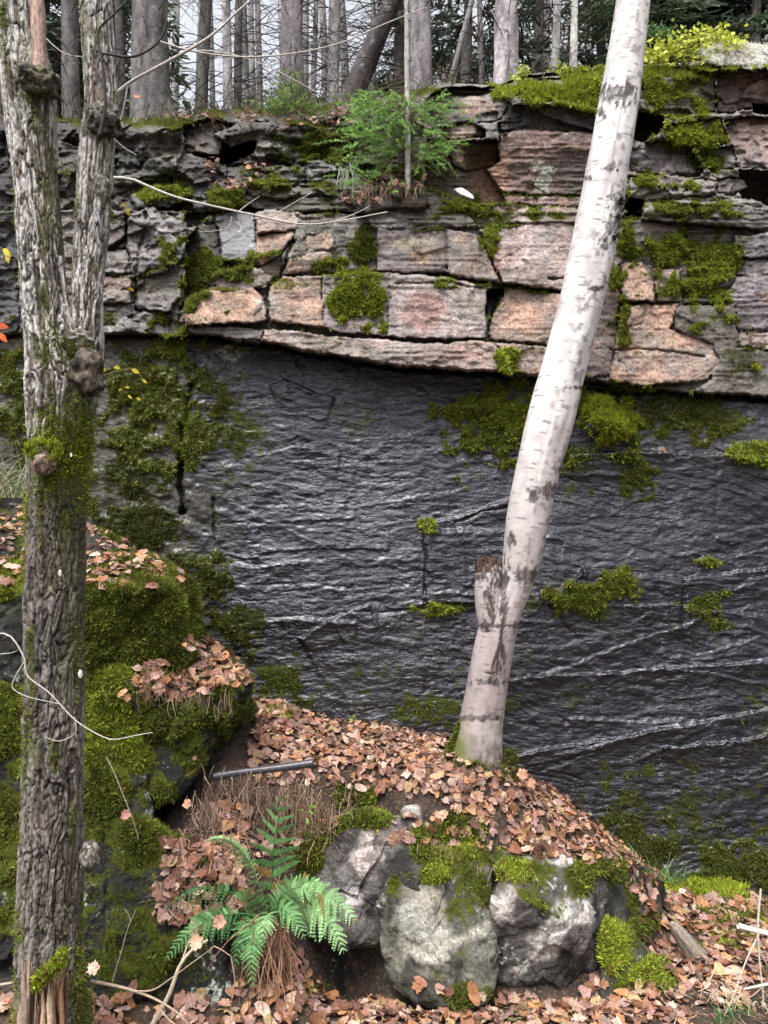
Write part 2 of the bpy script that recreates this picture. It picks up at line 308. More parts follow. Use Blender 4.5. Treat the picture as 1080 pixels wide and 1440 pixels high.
# (outline, depth offset, colour, crack scale, layering 0..1)
B = [
 ([(-700, 100), (560, 100), (560, 320), (-700, 320)], .42, DGREY, .5, .6),
 ([(150, 172), (200, 160), (255, 170), (262, 210), (240, 255), (160, 262)], .34, (.12, .125, .12), 1, .2),
 ([(-300, 180), (148, 170), (155, 262), (120, 300), (-300, 290)], .40, DGREY, 1, .5),
 ([(258, 175), (300, 165), (345, 178), (330, 205), (300, 228), (262, 215)], .50, SOIL, 1, .1),
 ([(300, 190), (340, 172), (400, 168), (470, 180), (495, 215), (430, 238), (330, 212)], .32, (.13, .135, .12), 1, .3),
 ([(303, 226), (330, 204), (362, 199), (358, 214), (322, 233)], .95, BLACK, 1, 0),
 ([(240, 240), (300, 228), (320, 236), (325, 270), (300, 300), (255, 300), (250, 262)], .30, DGREY, 1.2, .4),
 ([(320, 236), (430, 232), (430, 262), (380, 275), (325, 268)], .26, (.11, .11, .10), 1, .9),
 ([(430, 226), (560, 215), (560, 262), (505, 270), (430, 262)], .22, (.10, .10, .095), 1, .9),
 ([(345, 266), (505, 262), (510, 298), (360, 296), (342, 290)], .16, (.15, .14, .13), 1, .9),
 ([(345, 255), (400, 258), (425, 270), (400, 280), (350, 276)], .10, BROWN, 1, .3),
 ([(186, 275), (210, 263), (250, 258), (260, 278), (240, 292), (192, 294)], .07, DGREY, 1, .2),
 ([(290, 272), (315, 264), (343, 268), (346, 288), (322, 299), (292, 298)], .06, DGREY, 1, .2),
 ([(-700, 300), (190, 296), (260, 296), (265, 470), (240, 474), (-700, 474)], .06, GREY, .7, .3),
 ([(140, 312), (176, 304), (180, 330), (160, 352), (140, 352)], .03, (.26, .23, .22), 1, .2),
 ([(176, 304), (215, 290), (262, 312), (266, 345), (250, 370), (228, 384), (186, 392), (178, 350)], -.02, (.20, .195, .20), 1.2, .2),
 ([(140, 352), (178, 350), (186, 386), (140, 388)], .02, (.23, .22, .215), 1, .2),
 ([(138, 388), (186, 386), (186, 424), (138, 426)], .0, MAROON, .8, .2),
 ([(186, 390), (256, 382), (254, 418), (238, 442), (196, 436), (186, 424)], .01, GREY, 1, .2),
 ([(138, 426), (188, 424), (198, 438), (240, 440), (238, 470), (138, 470)], .03, (.15, .148, .155), 1, .3),
 ([(-60, 300), (26, 296), (28, 470), (-60, 472)], .02, SLATE, 1, .2),
 ([(-400, 300), (-62, 302), (-62, 472), (-400, 474)], .04, DGREY, 1, .3),
 ([(262, 335), (300, 300), (312, 366), (385, 376), (372, 402), (300, 408), (258, 425), (246, 470), (262, 400)], .17, (.10, .10, .085), 1, .1),
 ([(300, 304), (330, 298), (360, 300), (358, 372), (312, 368)], .05, (.095, .105, .13), .7, .1),
 ([(300, 382), (340, 374), (386, 376), (382, 406), (302, 406)], -.02, BROWN, 1, .3),
 ([(257, 426), (268, 414), (300, 406), (358, 405), (373, 421), (376, 452), (320, 456), (262, 459)], -.10, PEACH, 1.1, .1),
 ([(360, 300), (378, 293), (420, 297), (430, 300), (415, 322), (360, 330)], -.02, (.42, .31, .25), 1, .2),
 ([(360, 331), (415, 322), (408, 342), (392, 356), (366, 372), (360, 366)], -.01, PEACH, 1, .2),
 ([(366, 374), (394, 356), (400, 384), (386, 390), (372, 384)], .02, BROWN, 1, .2),
 ([(420, 300), (520, 300), (532, 320), (530, 382), (470, 384), (396, 388), (396, 356), (410, 342)], .01, (.17, .16, .155), .8, .3),
 ([(404, 364), (462, 352), (470, 368), (464, 380), (402, 386)], -.02, (.42, .29, .22), 1, .2),
 ([(430, 330), (466, 326), (472, 348), (430, 354)], -.01, (.40, .28, .22), .7, .2),
 ([(380, 404), (398, 389), (452, 385), (455, 460), (380, 455), (377, 430)], -.07, PEACH, 1, .2),
 ([(452, 385), (548, 384), (545, 474), (480, 467), (454, 460)], -.065, PURP, .35, .2),
 ([(548, 384), (600, 384), (690, 398), (694, 412), (686, 440), (684, 477), (545, 475)], -.05, (.30, .265, .27), .4, .25),
 ([(530, 320), (626, 322), (626, 386), (560, 382), (530, 382)], -.03, PURP, .5, .3),
 ([(626, 322), (672, 330), (706, 402), (690, 398), (626, 387)], -.025, (.24, .20, .20), .5, .3),
 ([(672, 322), (760, 312), (842, 318), (836, 412), (760, 406), (706, 398)], .0, (.34, .27, .265), .6, .2),
 ([(706, 402), (760, 408), (838, 416), (828, 492), (760, 484), (686, 478), (690, 440)], -.01, (.36, .245, .205), 1, .2),
 ([(684, 406), (708, 404), (708, 412), (692, 446), (682, 446)], .16, BLACK, 1, 0),
 ([(372, 462), (480, 474), (600, 482), (690, 480), (706, 494), (722, 527), (640, 521), (560, 514), (480, 502), (400, 487), (350, 480), (345, 470)], -.11, (.34, .265, .25), 1, .35),
 ([(262, 460), (345, 459), (372, 462), (366, 479), (330, 478), (275, 471)], -.07, (.19, .18, .17), 1, .4),
 ([(690, 480), (760, 486), (830, 494), (820, 538), (724, 528), (708, 496)], -.08, (.35, .255, .22), 1, .2),
 ([(600, 200), (695, 196), (712, 290), (600, 292)], .26, BROWN, 1, .4),
 ([(508, 280), (596, 292), (640, 298), (690, 292), (700, 318), (560, 324), (520, 320)], -.01, (.15, .15, .14), 1, .8),
 ([(640, 286), (700, 286), (836, 292), (842, 318), (760, 312), (680, 320)], .02, (.25, .21, .19), .8, .5),
 ([(598, 138), (624, 122), (664, 118), (704, 128), (720, 148), (706, 168), (660, 176), (606, 172)], .30, (.15, .14, .14), 1.3, .7),
 ([(640, 140), (668, 134), (694, 142), (700, 156), (662, 162), (642, 158)], .285, (.36, .25, .19), .2, .3),
 ([(612, 178), (660, 172), (684, 182), (682, 192), (628, 198)], .32, (.24, .18, .15), 1, .5),
 ([(622, 202), (664, 196), (700, 200), (698, 232), (664, 241), (640, 236)], .24, (.32, .225, .18), 1, .5),
 ([(718, 150), (756, 148), (800, 166), (842, 182), (842, 194), (740, 184), (702, 186), (700, 172)], .20, (.13, .13, .13), 1.2, 1.),
 ([(752, 150), (800, 148), (848, 160), (846, 188), (800, 176), (764, 164)], .12, (.16, .17, .21), 1, .3),
 ([(702, 188), (738, 182), (842, 188), (840, 240), (832, 292), (760, 290), (712, 289), (702, 268), (682, 240), (700, 226), (698, 206)], .10, (.235, .15, .14), 1.1, .45),
 ([(672, 122), (740, 104), (850, 94), (858, 156), (804, 146), (756, 144), (704, 130)], .22, (.12, .12, .10), 1, .2),
 ([(856, 90), (940, 92), (1006, 100), (1008, 158), (960, 165), (904, 160), (856, 150)], .16, (.22, .18, .155), 1, .2),
 ([(1006, 98), (1300, 98), (1300, 150), (1066, 148), (1058, 156), (1010, 158)], .20, (.25, .19, .18), 1, .3),
 ([(1058, 146), (1120, 144), (1120, 160), (1060, 160)], .8, BLACK, 1, 0),
 ([(890, 155), (936, 164), (930, 184), (900, 200), (886, 196)], .42, (.07, .07, .075), 1.6, 1.),
 ([(932, 176), (1012, 164), (1026, 200), (990, 210), (930, 204)], .10, (.16, .15, .12), 1, .2),
 ([(1018, 166), (1300, 160), (1300, 238), (1040, 236), (1030, 214)], .10, (.24, .17, .16), 1, .3),
 ([(884, 200), (924, 196), (972, 206), (994, 238), (984, 250), (930, 248), (886, 240)], .16, (.20, .175, .20), 1.2, .5),
 ([(980, 206), (1030, 204), (1040, 236), (1000, 246), (992, 232)], .14, (.16, .16, .14), 1, .5),
 ([(1040, 238), (1300, 236), (1300, 290), (1050, 290), (1040, 268)], .55, (.07, .06, .05), 1, .2),  # deep hole, its shadow put into the colour
 ([(1006, 252), (1046, 250), (1054, 262), (1030, 276), (1008, 272)], .06, (.20, .205, .22), 1, .2),
 ([(884, 248), (940, 246), (1008, 256), (1006, 274), (940, 280), (886, 280)], .02, (.19, .17, .14), 1, .4),
 ([(880, 280), (904, 280), (900, 306), (880, 308)], .55, BLACK, 1, 0),
 ([(904, 284), (1060, 280), (1090, 296), (1300, 300), (1300, 330), (1060, 322), (960, 314), (900, 310)], -.02, (.16, .155, .14), 1, .9),
 ([(880, 310), (962, 316), (970, 360), (950, 380), (900, 372), (874, 374), (872, 340)], .03, (.19, .175, .155), .8, .3),
 ([(962, 316), (1060, 322), (1090, 330), (1040, 364), (1030, 430), (960, 430), (968, 360)], .05, (.15, .15, .14), 1, .9),
 ([(1032, 330), (1300, 320), (1300, 362), (1034, 364)], .03, (.17, .165, .185), 1, .7),
 ([(1034, 364), (1300, 362), (1300, 392), (1036, 388)], .02, (.22, .22, .25), 1, .4),
 ([(1020, 420), (1036, 390), (1300, 394), (1300, 466), (1036, 464), (1026, 446)], .02, (.23, .21, .24), 1, .3),
 ([(1036, 466), (1300, 468), (1300, 520), (1070, 492), (1035, 487)], .02, (.37, .26, .225), .7, .3),
 ([(945, 430), (1034, 430), (1036, 490), (1300, 500), (1300, 574), (1080, 561), (960, 551), (1000, 536), (1010, 500), (950, 466)], .01, (.13, .12, .10), .5, .3),
 ([(838, 318), (880, 310), (874, 374), (872, 430), (858, 528), (820, 536), (828, 440)], .0, (.25, .21, .21), .8, .2),
 ([(872, 372), (902, 370), (918, 392), (922, 423), (872, 426)], -.02, PEACH, .8, .15),
 ([(922, 376), (956, 378), (954, 410), (946, 424), (924, 423)], -.015, (.27, .21, .20), .8, .15),
 ([(876, 428), (956, 426), (944, 462), (1000, 484), (1014, 510), (996, 536), (900, 542), (855, 534), (866, 486)], -.03, PEACH, .7, .2),
 ([(498, 272), (540, 262), (590, 264), (606, 276), (600, 292), (530, 296), (500, 300)], -.06, SOIL, 1, .1),
 ([(600, 262), (640, 276), (662, 284), (658, 298), (610, 302), (600, 288)], .0, (.12, .12, .10), 1, .4),
]
# moss: (u, v, ru, rv, strength, brightness)
MO = [(960, 292, 110, 22, .75, .5), (985, 380, 75, 75, .62, .5), (900, 620, 200, 60, .36, .3), (950, 1180, 200, 90, .5, .2), (560, 960, 200, 60, .42, .2), (300, 700, 60, 120, .42, .25), (330, 600, 60, 80, .5, .35), (215, 560, 95, 90, 1.0, .35), (180, 650, 80, 80, .62, .08), (250, 590, 60, 75, .9, .4), (235, 490, 50, 30, 1, .55), (330, 620, 35, 50, .55, .3), (320, 540, 40, 60, .5, .35),
 (660, 580, 50, 26, .9, .65), (690, 620, 70, 40, .95, .6), (740, 590, 70, 50, 1.0, .8), (850, 590, 45, 40, 1.1, 1.0), (800, 570, 50, 30, 1, .85), (880, 605, 30, 18, .8, .6), (800, 650, 90, 45, .5, .35),
 (895, 660, 30, 40, .7, .35), (960, 575, 90, 24, .75, .3), (1000, 590, 70, 30, .8, .4), (1065, 635, 40, 24, .95, .7), (860, 700, 80, 25, .35, .2), (495, 600, 45, 30, .45, .35), (625, 855, 32, 8, 1.0, .85),
 (815, 835, 50, 28, .85, .6), (870, 820, 30, 24, .8, .6), (830, 860, 60, 26, .5, .4), (990, 865, 45, 35, .6, .4), (745, 835, 30, 60, .45, .5), (735, 920, 25, 25, .4, .4), (1000, 790, 18, 8, .8, .7), (600, 738, 14, 10, .9, .7),
 (570, 900, 60, 50, .35, .4), (520, 980, 160, 60, .38, .15), (330, 880, 45, 60, .7, .15), (290, 830, 40, 50, .85, .2), (400, 960, 60, 50, .6, .25), (620, 990, 110, 30, .55, .3), (880, 1130, 70, 60, .55, .2), (980, 1140, 100, 60, .5, .15), (900, 1190, 90, 50, .75, .15), (1020, 1220, 90, 50, .75, .2), (200, 740, 80, 50, .7, .1),
 (485, 405, 32, 40, 1.1, .75), (530, 420, 16, 46, 1.0, .75), (500, 385, 60, 12, .9, .7), (420, 400, 35, 12, .5, .5), (505, 345, 22, 30, .9, .25), (450, 372, 45, 12, .7, .5), (620, 400, 26, 14, .7, .6), (712, 510, 16, 22, 1.1, .9), (730, 540, 12, 12, 1, .8), (692, 335, 18, 22, .9, .6), (680, 300, 30, 14, .7, .6), (740, 302, 50, 10, .6, .5),
 (800, 120, 60, 30, 1.2, .8), (740, 128, 55, 22, 1.2, .85), (830, 138, 34, 20, 1.1, .8), (700, 136, 20, 8, 1, .9), (960, 100, 90, 14, 1.3, .8), (930, 130, 60, 36, .8, .75), (985, 145, 24, 24, .9, .9), (960, 188, 44, 26, 1.05, .9), (1000, 195, 30, 24, .9, .7), (980, 225, 50, 22, .7, .4), (945, 260, 60, 14, .9, .7), (980, 296, 100, 12, .85, .5), (1040, 75, 60, 16, 1.3, 1.0),
 (935, 350, 40, 22, 1.0, .8), (1000, 385, 36, 50, 1.05, .75), (960, 345, 40, 20, .7, .6), (885, 345, 20, 30, .8, .6), (876, 440, 10, 70, .9, .5), (865, 380, 14, 40, .8, .6), (948, 395, 8, 26, 1, .6), (990, 455, 40, 30, .62, .5), (1066, 517, 9, 6, 1.3, .95), (1050, 500, 60, 50, .5, .2), (880, 548, 50, 8, .9, .5), (860, 528, 12, 10, 1, .8),
 (225, 268, 36, 12, 1.1, .6), (320, 276, 32, 16, 1.1, .45), (400, 262, 60, 12, .9, .4), (300, 375, 60, 22, 1.0, .4), (330, 392, 50, 12, .7, .5), (275, 400, 24, 26, 1.0, .4), (370, 360, 24, 10, .8, .6), (380, 150, 90, 22, .8, .3), (450, 205, 60, 30, .7, .3), (260, 170, 40, 18, .8, .25), (225, 450, 26, 18, .8, .3), (150, 445, 30, 30, .5, .3), (240, 350, 20, 26, .7, .4), (640, 290, 40, 14, .8, .5), (560, 245, 60, 30, .6, .3), (600, 125, 60, 10, .8, .5), (350, 490, 60, 8, .5, .4), (360, 240, 80, 18, .5, .3), (60, 560, 120, 80, .8, .35), (60, 680, 120, 60, .7, .3)]
LI = [(763, 242, 26, 48, 1.1), (330, 495, 50, 24, .9), (330, 540, 45, 60, .6), (620, 440, 90, 40, .55), (590, 300, 60, 20, .6), (420, 330, 40, 40, .5), (800, 360, 50, 40, .45), (640, 360, 60, 40, .5), (540, 495, 150, 16, .5), (200, 500, 50, 30, .7), (330, 820, 12, 8, .6), (230, 210, 80, 60, .55), (380, 200, 60, 30, .5), (990, 140, 100, 60, .4), (410, 990, 40, 60, .5), (790, 460, 60, 50, .4), (760, 140, 60, 30, .4)]
VT = [(-900, 150), (0, 160), (150, 165), (250, 160), (300, 150), (400, 148), (480, 140), (560, 130), (620, 112), (700, 116), (740, 100), (850, 90), (960, 84), (1080, 74), (1300, 78), (2000, 90)]
def vtop(u): return np.interp(u, [p[0] for p in VT], [p[1] for p in VT])
VBOT = 1350.0

def axis(a, b, c, d, fine, coarse):
    return np.concatenate([np.arange(a, b, coarse), np.arange(b, c, fine), np.arange(c, d + coarse, coarse)])
ua = axis(-700, -20, 1200, 1700, 1.75, 7)
ta = np.linspace(0, 1, 735)
U, T = np.meshgrid(ua, ta)
V_ = vtop(U) + (VBOT - vtop(U)) * T
vl2 = np.interp(U, [p[0] for p in L2], [p[1] for p in L2])
# ragged lookups
wu = U + 9 * (fbm(U / 26, V_ / 26, 4, 3) - .5) * .8 + 5 * (fbm(U / 7, V_ / 7, 2, 9) - .5); wv = V_ + 9 * (fbm(U / 30, V_ / 22, 4, 31) - .5) * .8 + 4 * (fbm(U / 7, V_ / 6, 2, 19) - .5)
idm = np.full(U.shape, -1); dep = np.zeros(U.shape); col = np.zeros(U.shape + (3,)); dE = np.full(U.shape, 99.); lay = np.zeros(U.shape); cs = np.ones(U.shape)
upper = wv < vl2
dep[:] = .03; col[:] = (.16, .15, .14); lay[:] = .4
idm[upper] = len(B)
rb = np.random.default_rng(5)
for i, (pl, d, cc, ck, ly) in enumerate(B):
    xs = [p[0] for p in pl]; ys = [p[1] for p in pl]
    bb = (wu > min(xs) - 14) & (wu < max(xs) + 14) & (wv > min(ys) - 14) & (wv < max(ys) + 14)
    x = wu[bb]; y = wv[bb]; ins = inpoly(x, y, pl) & upper[bb]; ds = segdist(x, y, pl, True) / ck
    e = dE[bb]; e = np.where(ins, ds, np.minimum(e, ds + 1.)); dE[bb] = e
    tx, ty = rb.normal(0, .0005), rb.normal(0, .0006)
    cx, cy = np.mean(xs), np.mean(ys)
    a = dep[bb]; a[ins] = (d + np.clip(tx * (x - cx) + ty * (y - cy), -.03, .03))[ins]; dep[bb] = a
    c = col[bb]; c[ins] = cc; col[bb] = c
    a = lay[bb]; a[ins] = ly; lay[bb] = a
    a = idm[bb]; a[ins] = i; idm[bb] = a
dE = np.minimum(dE, 60)
dlow = np.minimum(np.abs(wv - vl2), 60)
up = upper
# overall rise: the courses step back slightly with height, the wet slab leans back a little
base = np.where(up, 4.33 + np.clip((vl2 - V_) / 400, 0, 1) * .20, 4.43 - np.clip((V_ - vl2) / 750, 0, 1) * .22)
big = (fbm(U / 210, V_ / 170, 3, 51) - .5)
Yd = base + dep + big * np.where(up, .12, .07)
# block relief
fx = U + 10 * (fbm(U / 14, V_ / 14, 3, 175) - .5); fy = V_ + 8 * (fbm(U / 14, V_ / 14, 3, 177) - .5)
edge_n = fbm(U / 18, V_ / 18, 3, 77)
pres = sst(.36, .58, fbm(U / 60, V_ / 40, 3, 79))
crk = np.exp(-(dE / (.55 + 1.0 * edge_n)) ** 2) * (.15 + .95 * pres)
Yd += np.where(up, .055 * crk + .003 * np.exp(-dE / 6) * (.3 + pres), 0)
Yd += np.where(up, .16 * np.exp(-(dlow / 2.2) ** 2) * sst(.3, .5, fbm(U / 60, V_ / 200, 2, 8)) , .05 * np.exp(-(dlow / 3.5) ** 2))
sl = ridge(U / 60 + 2 * fbm(U / 50, V_ / 50, 2, 5), V_ / 6.5, 3, 61)               # bedding laminae
Yd += np.where(up, (sl - .6) * .055 * lay, 0)
crag = ridge(U / 34, V_ / 26, 5, 91); Yd += np.where(up, (crag - .6) * (.009 + .085 * sst(330, 220, V_) * (lay > .15) * sst(640, 480, U) + .03 * sst(280, 240, U)), 0)
Yd += np.where(up, (fbm(U / 8, V_ / 6, 4, 97) - .5) * .012, 0)
cragz = np.clip(sst(330, 230, V_) * sst(650, 480, U) + .55 * sst(300, 240, U) + .5 * sst(870, 890, U) * sst(330, 280, V_), 0, 1)
Yd += np.where(up, facet(fx / 52, fy / 30, 181, .8) * (.009 + .07 * cragz) + facet(fx / 17, fy / 11, 187, .8) * (.003 + .022 * cragz), 0)      # chipped, broken faces
# ---- wet slab: near-horizontal ripple strata, bent by a slow warp
w = fbm(U / 160, V_ / 130, 3, 15) - .5; w2 = fbm(U / 45, V_ / 45, 3, 25) - .5
ang = .10 * np.sin(U / 150) - .28 * sst(700, 1000, U) * sst(560, 700, V_) + .55 * w
vv = V_ + U * ang * .10 + 16 * w + 3.5 * w2
amp = (.35 + 1.3 * fbm(U / 120, V_ / 90, 2, 35) ** 1.5)
st1 = ridge(U / 52 + 1.5 * w2, vv / 6.0, 3, 41); st2 = ridge(U / 130, vv / 22, 3, 43); st3 = ridge(U / 14, vv / 5.0, 2, 45)
pat = sst(.35, .65, fbm(U / 70, V_ / 45, 4, 55))
slab = -(st1 - .6) * .009 * amp * pat - (st2 - .6) * .006 * amp - (st3 - .6) * (.003 + .004 * (1 - pat)) - (fbm(U / 15, vv / 4.2, 4, 47) - .5) * .009 - (fbm(U / 9, V_ / 7, 4, 48) - .5) * .005 - facet(fx / 60, fy / 20, 59, .9) * .005 - facet(fx / 22, fy / 8, 57, .8) * .004
rough_l = sst(400, 270, U + 90 * w); slab += (fbm(U / 20, V_ / 20, 4, 53) - .5) * .05 * rough_l
Yd += np.where(up, 0, slab)
def crack(pts, wd, depth, sel=None, noise=.5):
    global Yd
    xs = [p[0] for p in pts]; ys = [p[1] for p in pts]
    bb = (U > min(xs) - 20) & (U < max(xs) + 20) & (V_ > min(ys) - 20) & (V_ < max(ys) + 20)
    d = segdist(wu[bb], wv[bb], pts); g = np.exp(-(d / (wd * (.5 + edge_n[bb]))) ** 2) * depth * (1 - noise + noise * 2 * edge_n[bb])
    Yd[bb] += g
def step(pts, side, depth, fall=60):
    """raise the slab on one side of a line: sharp edge, slow fall-off"""
    global Yd
    for (x1, y1), (x2, y2) in zip(pts[:-1], pts[1:]):
        L = math.hypot(x2 - x1, y2 - y1); nx, ny = -(y2 - y1) / L * side, (x2 - x1) / L * side
        t = ((wu - x1) * (x2 - x1) + (wv - y1) * (y2 - y1)) / L; d = (wu - x1) * nx + (wv - y1) * ny
        k = sst(-4, 4, t) * sst(L + 4, L - 4, t) * sst(-1.5, 1.0, d) * np.exp(-np.maximum(d, 0) / fall)
        Yd -= depth * k * (~up)
for c in [([(255, 600), (254, 640), (256, 720)], 3, .10), ([(600, 738), (598, 790), (597, 850)], 1.3, .018), ([(480, 862), (560, 858), (600, 856)], 1.2, .014),
          ([(268, 540), (262, 600)], 3, .05), ([(300, 700), (302, 760)], 1.5, .03), ([(640, 735), (680, 718), (720, 712)], 1.4, .015),
          ([(560, 385), (600, 384), (640, 390), (690, 398), (760, 408), (838, 414)], 2.2, .09), ([(378, 404), (396, 390), (402, 360), (412, 340)], 2.2, .07),
          ([(700, 272), (760, 274), (830, 276)], 1.4, .04), ([(555, 398), (620, 396), (680, 404)], 1.1, .03), ([(630, 325), (628, 380)], 1.1, .02), ([(770, 390), (840, 392)], 1.2, .04), ([(872, 425), (955, 426)], 1.2, .03), ([(860, 490), (940, 494), (990, 500)], 1.2, .03), ([(880, 460), (905, 455), (905, 428)], 1., .02),
          ([(145, 352), (176, 340), (180, 300)], 1.6, .04), ([(190, 392), (210, 380), (262, 372)], 1.6, .04), ([(205, 300), (196, 350), (190, 420)], 1.4, .03), ([(760, 560), (830, 548), (900, 552)], 2.5, .06)]:
    crack(*c)
for s in [([(590, 740), (640, 728), (720, 700)], 1, .035), ([(598, 850), (597, 745)], 1, .05, 90), ([(770, 850), (820, 800), (880, 806)], 1, .05, 30), ([(880, 808), (960, 812), (1090, 800)], 1, .045, 40), ([(840, 852), (940, 850), (1090, 868)], 1, .03, 30),
          ([(700, 955), (800, 948), (900, 942), (1090, 930)], 1, .035, 22), ([(690, 1065), (800, 1050), (900, 1032), (1090, 995)], 1, .035, 26), ([(930, 1050), (1010, 1046), (1090, 1030)], 1, .04, 20), ([(800, 1010), (900, 1015), (960, 1010)], 1, .02, 20), ([(380, 545), (400, 535), (470, 560)], 1, .03, 25), ([(320, 880), (400, 870), (500, 876)], 1, .02, 20), ([(800, 640), (880, 634), (1010, 640), (1090, 640)], 1, .05, 30),
          ([(260, 790), (360, 798), (420, 790)], 1, .02, 18), ([(420, 900), (470, 870), (520, 850)], 1, .035, 30), ([(360, 640), (420, 626), (480, 640)], 1, .02, 16), ([(900, 1070), (960, 1040), (1000, 1024)], -1, .02, 16)]:
    step(*s)
rs = np.random.default_rng(17)
for i in range(60):                              # long thin fracture lips that catch the light
    u0 = rs.uniform(300, 1060); v0 = rs.uniform(560, 1200); L = rs.uniform(60, 240); sl_ = rs.normal(-.04 - .22 * (v0 > 850) * (u0 > 650), .10) + (.5 * rs.choice([-1, 1]) if rs.random() < .15 else 0)
    pts = [(u0 + L * k / 4, v0 + sl_ * L * k / 4 + rs.normal(0, 2.2)) for k in range(5)]; step(pts, 1 if rs.random() < .8 else -1, rs.uniform(.004, .012), rs.uniform(6, 14))
# ---- masks
mo = np.zeros(U.shape); mb = np.full(U.shape, .3); li = np.zeros(U.shape)
nn = fbm(U / 16, V_ / 16, 4, 111) - .5; nb = fbm(U / 40, V_ / 40, 2, 113) - .5
for (u0, v0, ru, rv, s, br) in MO:
    bb = (np.abs(U - u0) < ru * 1.6 + 12) & (np.abs(V_ - v0) < rv * 1.6 + 12)
    r = np.hypot((U[bb] - u0) / ru, (V_[bb] - v0) / rv)
    k = s * sst(1.45, .25, r + 2.2 * nn[bb] + .9 * nb[bb])
    a = mo[bb]; b = mb[bb]; hit = k > a; b[hit] = br; mo[bb] = np.maximum(a, k); mb[bb] = b
for (u0, v0, ru, rv, s) in LI:
    bb = (np.abs(U - u0) < ru * 1.6) & (np.abs(V_ - v0) < rv * 1.6)
    r = np.hypot((U[bb] - u0) / ru, (V_[bb] - v0) / rv); a = li[bb]; li[bb] = np.maximum(a, s * sst(1.3, .2, r + .9 * nn[bb]))
ledge = np.gradient(Yd, axis=0)                                  # ledges and seams hold moss
mo = np.where(up, np.maximum(mo, .42 * sst(.004, .02, -ledge) * sst(.35, .6, fbm(U / 70, V_ / 50, 3, 117)) + .40 * sst(.5, .66, fbm(U / 50, V_ / 40, 4, 119))), mo)
mo = np.where(~up, np.maximum(mo, .40 * sst(.55, .75, fbm(U / 90, V_ / 70, 4, 121)) * sst(700, 1000, V_)), mo)
li = np.where(up, np.maximum(li, .62 * sst(.42, .62, fbm(U / 60, V_ / 60, 3, 123))), np.maximum(li, .12))
Yd -= sst(.45, 1.0, mo) * (.012 + .035 * fbm(U / 7, V_ / 7, 3, 131)) * (.6 + .5 * mb)
Yd -= .10 * np.exp(-(((U - 850) / 36) ** 2 + ((V_ - 596) / 22) ** 2)) + .05 * np.exp(-(((U - 655) / 50) ** 2 + ((V_ - 572) / 8) ** 2))
# colours
slabc = np.array([.0095, .0098, .0150]) * (1 + .9 * (fbm(U / 60, V_ / 40, 4, 141) - .5))[..., None]
slabc = slabc * (1 - .25 * sst(500, 1000, V_)[..., None])
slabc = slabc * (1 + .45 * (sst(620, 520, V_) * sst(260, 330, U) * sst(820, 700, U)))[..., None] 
leftc = np.array([.055, .052, .042]); k = sst(310, 230, U + 110 * w + 60 * w2)[..., None]; slabc = slabc * (1 - k) + leftc * k
patch = fbm(U / 45, V_ / 32, 4, 151)[..., None] - .5
upc = col * (1 + .9 * patch) ; pt = sst(.52, .68, fbm(U / 38, V_ / 30, 4, 153))[..., None]
upc = upc * (1 - .55 * pt) + np.array([.24, .225, .23]) * .55 * pt * (col.mean(-1, keepdims=True) / .25)
pk = sst(.60, .68, fbm(U / 30 + 40, V_ / 26, 3, 155))[..., None] * (col.mean(-1, keepdims=True) > .21) * (U > 340)[..., None]
upc = upc * (1 - .5 * pk) + np.array([.33, .225, .17]) * .5 * pk
for (u0, v0, ru, rv, cc) in [(690, 250, 34, 46, (.33, .19, .13)), (596, 356, 26, 20, (.40, .29, .22)), (652, 338, 16, 10, (.44, .33, .25)), (580, 345, 30, 10, (.42, .38, .28)), (596, 435, 32, 36, (.35, .22, .20)), (730, 450, 36, 30, (.36, .22, .165)), (700, 365, 12, 24, (.48, .30, .25)), (620, 498, 50, 14, (.33, .2, .17)), (800, 240, 40, 40, (.17, .12, .13)), (1060, 115, 20, 18, (.30, .19, .17))]:
    r = np.hypot((U - u0) / ru, (V_ - v0) / rv); k = sst(1.2, .6, r + .8 * nn)[..., None]; upc = upc * (1 - k) + np.array(cc) * k
upc = upc * (1 - .6 * np.clip(np.exp(-dE / 3.0), 0, 1)[..., None] * edge_n[..., None])          # dirt along the seams
baseC = np.where(up[..., None], upc, slabc)
bs = (sst(.035, .0, T) * sst(680, 560, U))[..., None] * up[..., None]; baseC = baseC * (1 - bs) + bs * np.array(SOIL) * .8; mo = np.maximum(mo, bs[..., 0] * .75 * sst(.35, .6, fbm(U / 30, V_ / 30, 3, 165)))
wet = np.where(up, .18 + .5 * sst(.5, .8, fbm(U / 90, V_ / 60, 3, 161)) * (col.mean(-1) < .2), (sst(230, 350, U + 110 * w + 60 * w2) * .9 + .15) * (.72 + .4 * sst(.35, .6, fbm(U / 90, V_ / 60, 3, 167))))
wet = np.where((idm == 23), .8, wet)
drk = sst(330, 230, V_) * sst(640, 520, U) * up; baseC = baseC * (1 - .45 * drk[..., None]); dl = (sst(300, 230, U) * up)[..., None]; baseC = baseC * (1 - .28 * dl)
baseC = np.where(up[..., None], (baseC * .8 + baseC.mean(-1, keepdims=True) * .2) * np.array([.80, .79, .78]), baseC)
gl = sst(.48, .66, fbm(U / 75, V_ / 50, 4, 157))[..., None] * .55 * up[..., None]; baseC = baseC * (1 - gl) + gl * np.array([.13, .125, .115])
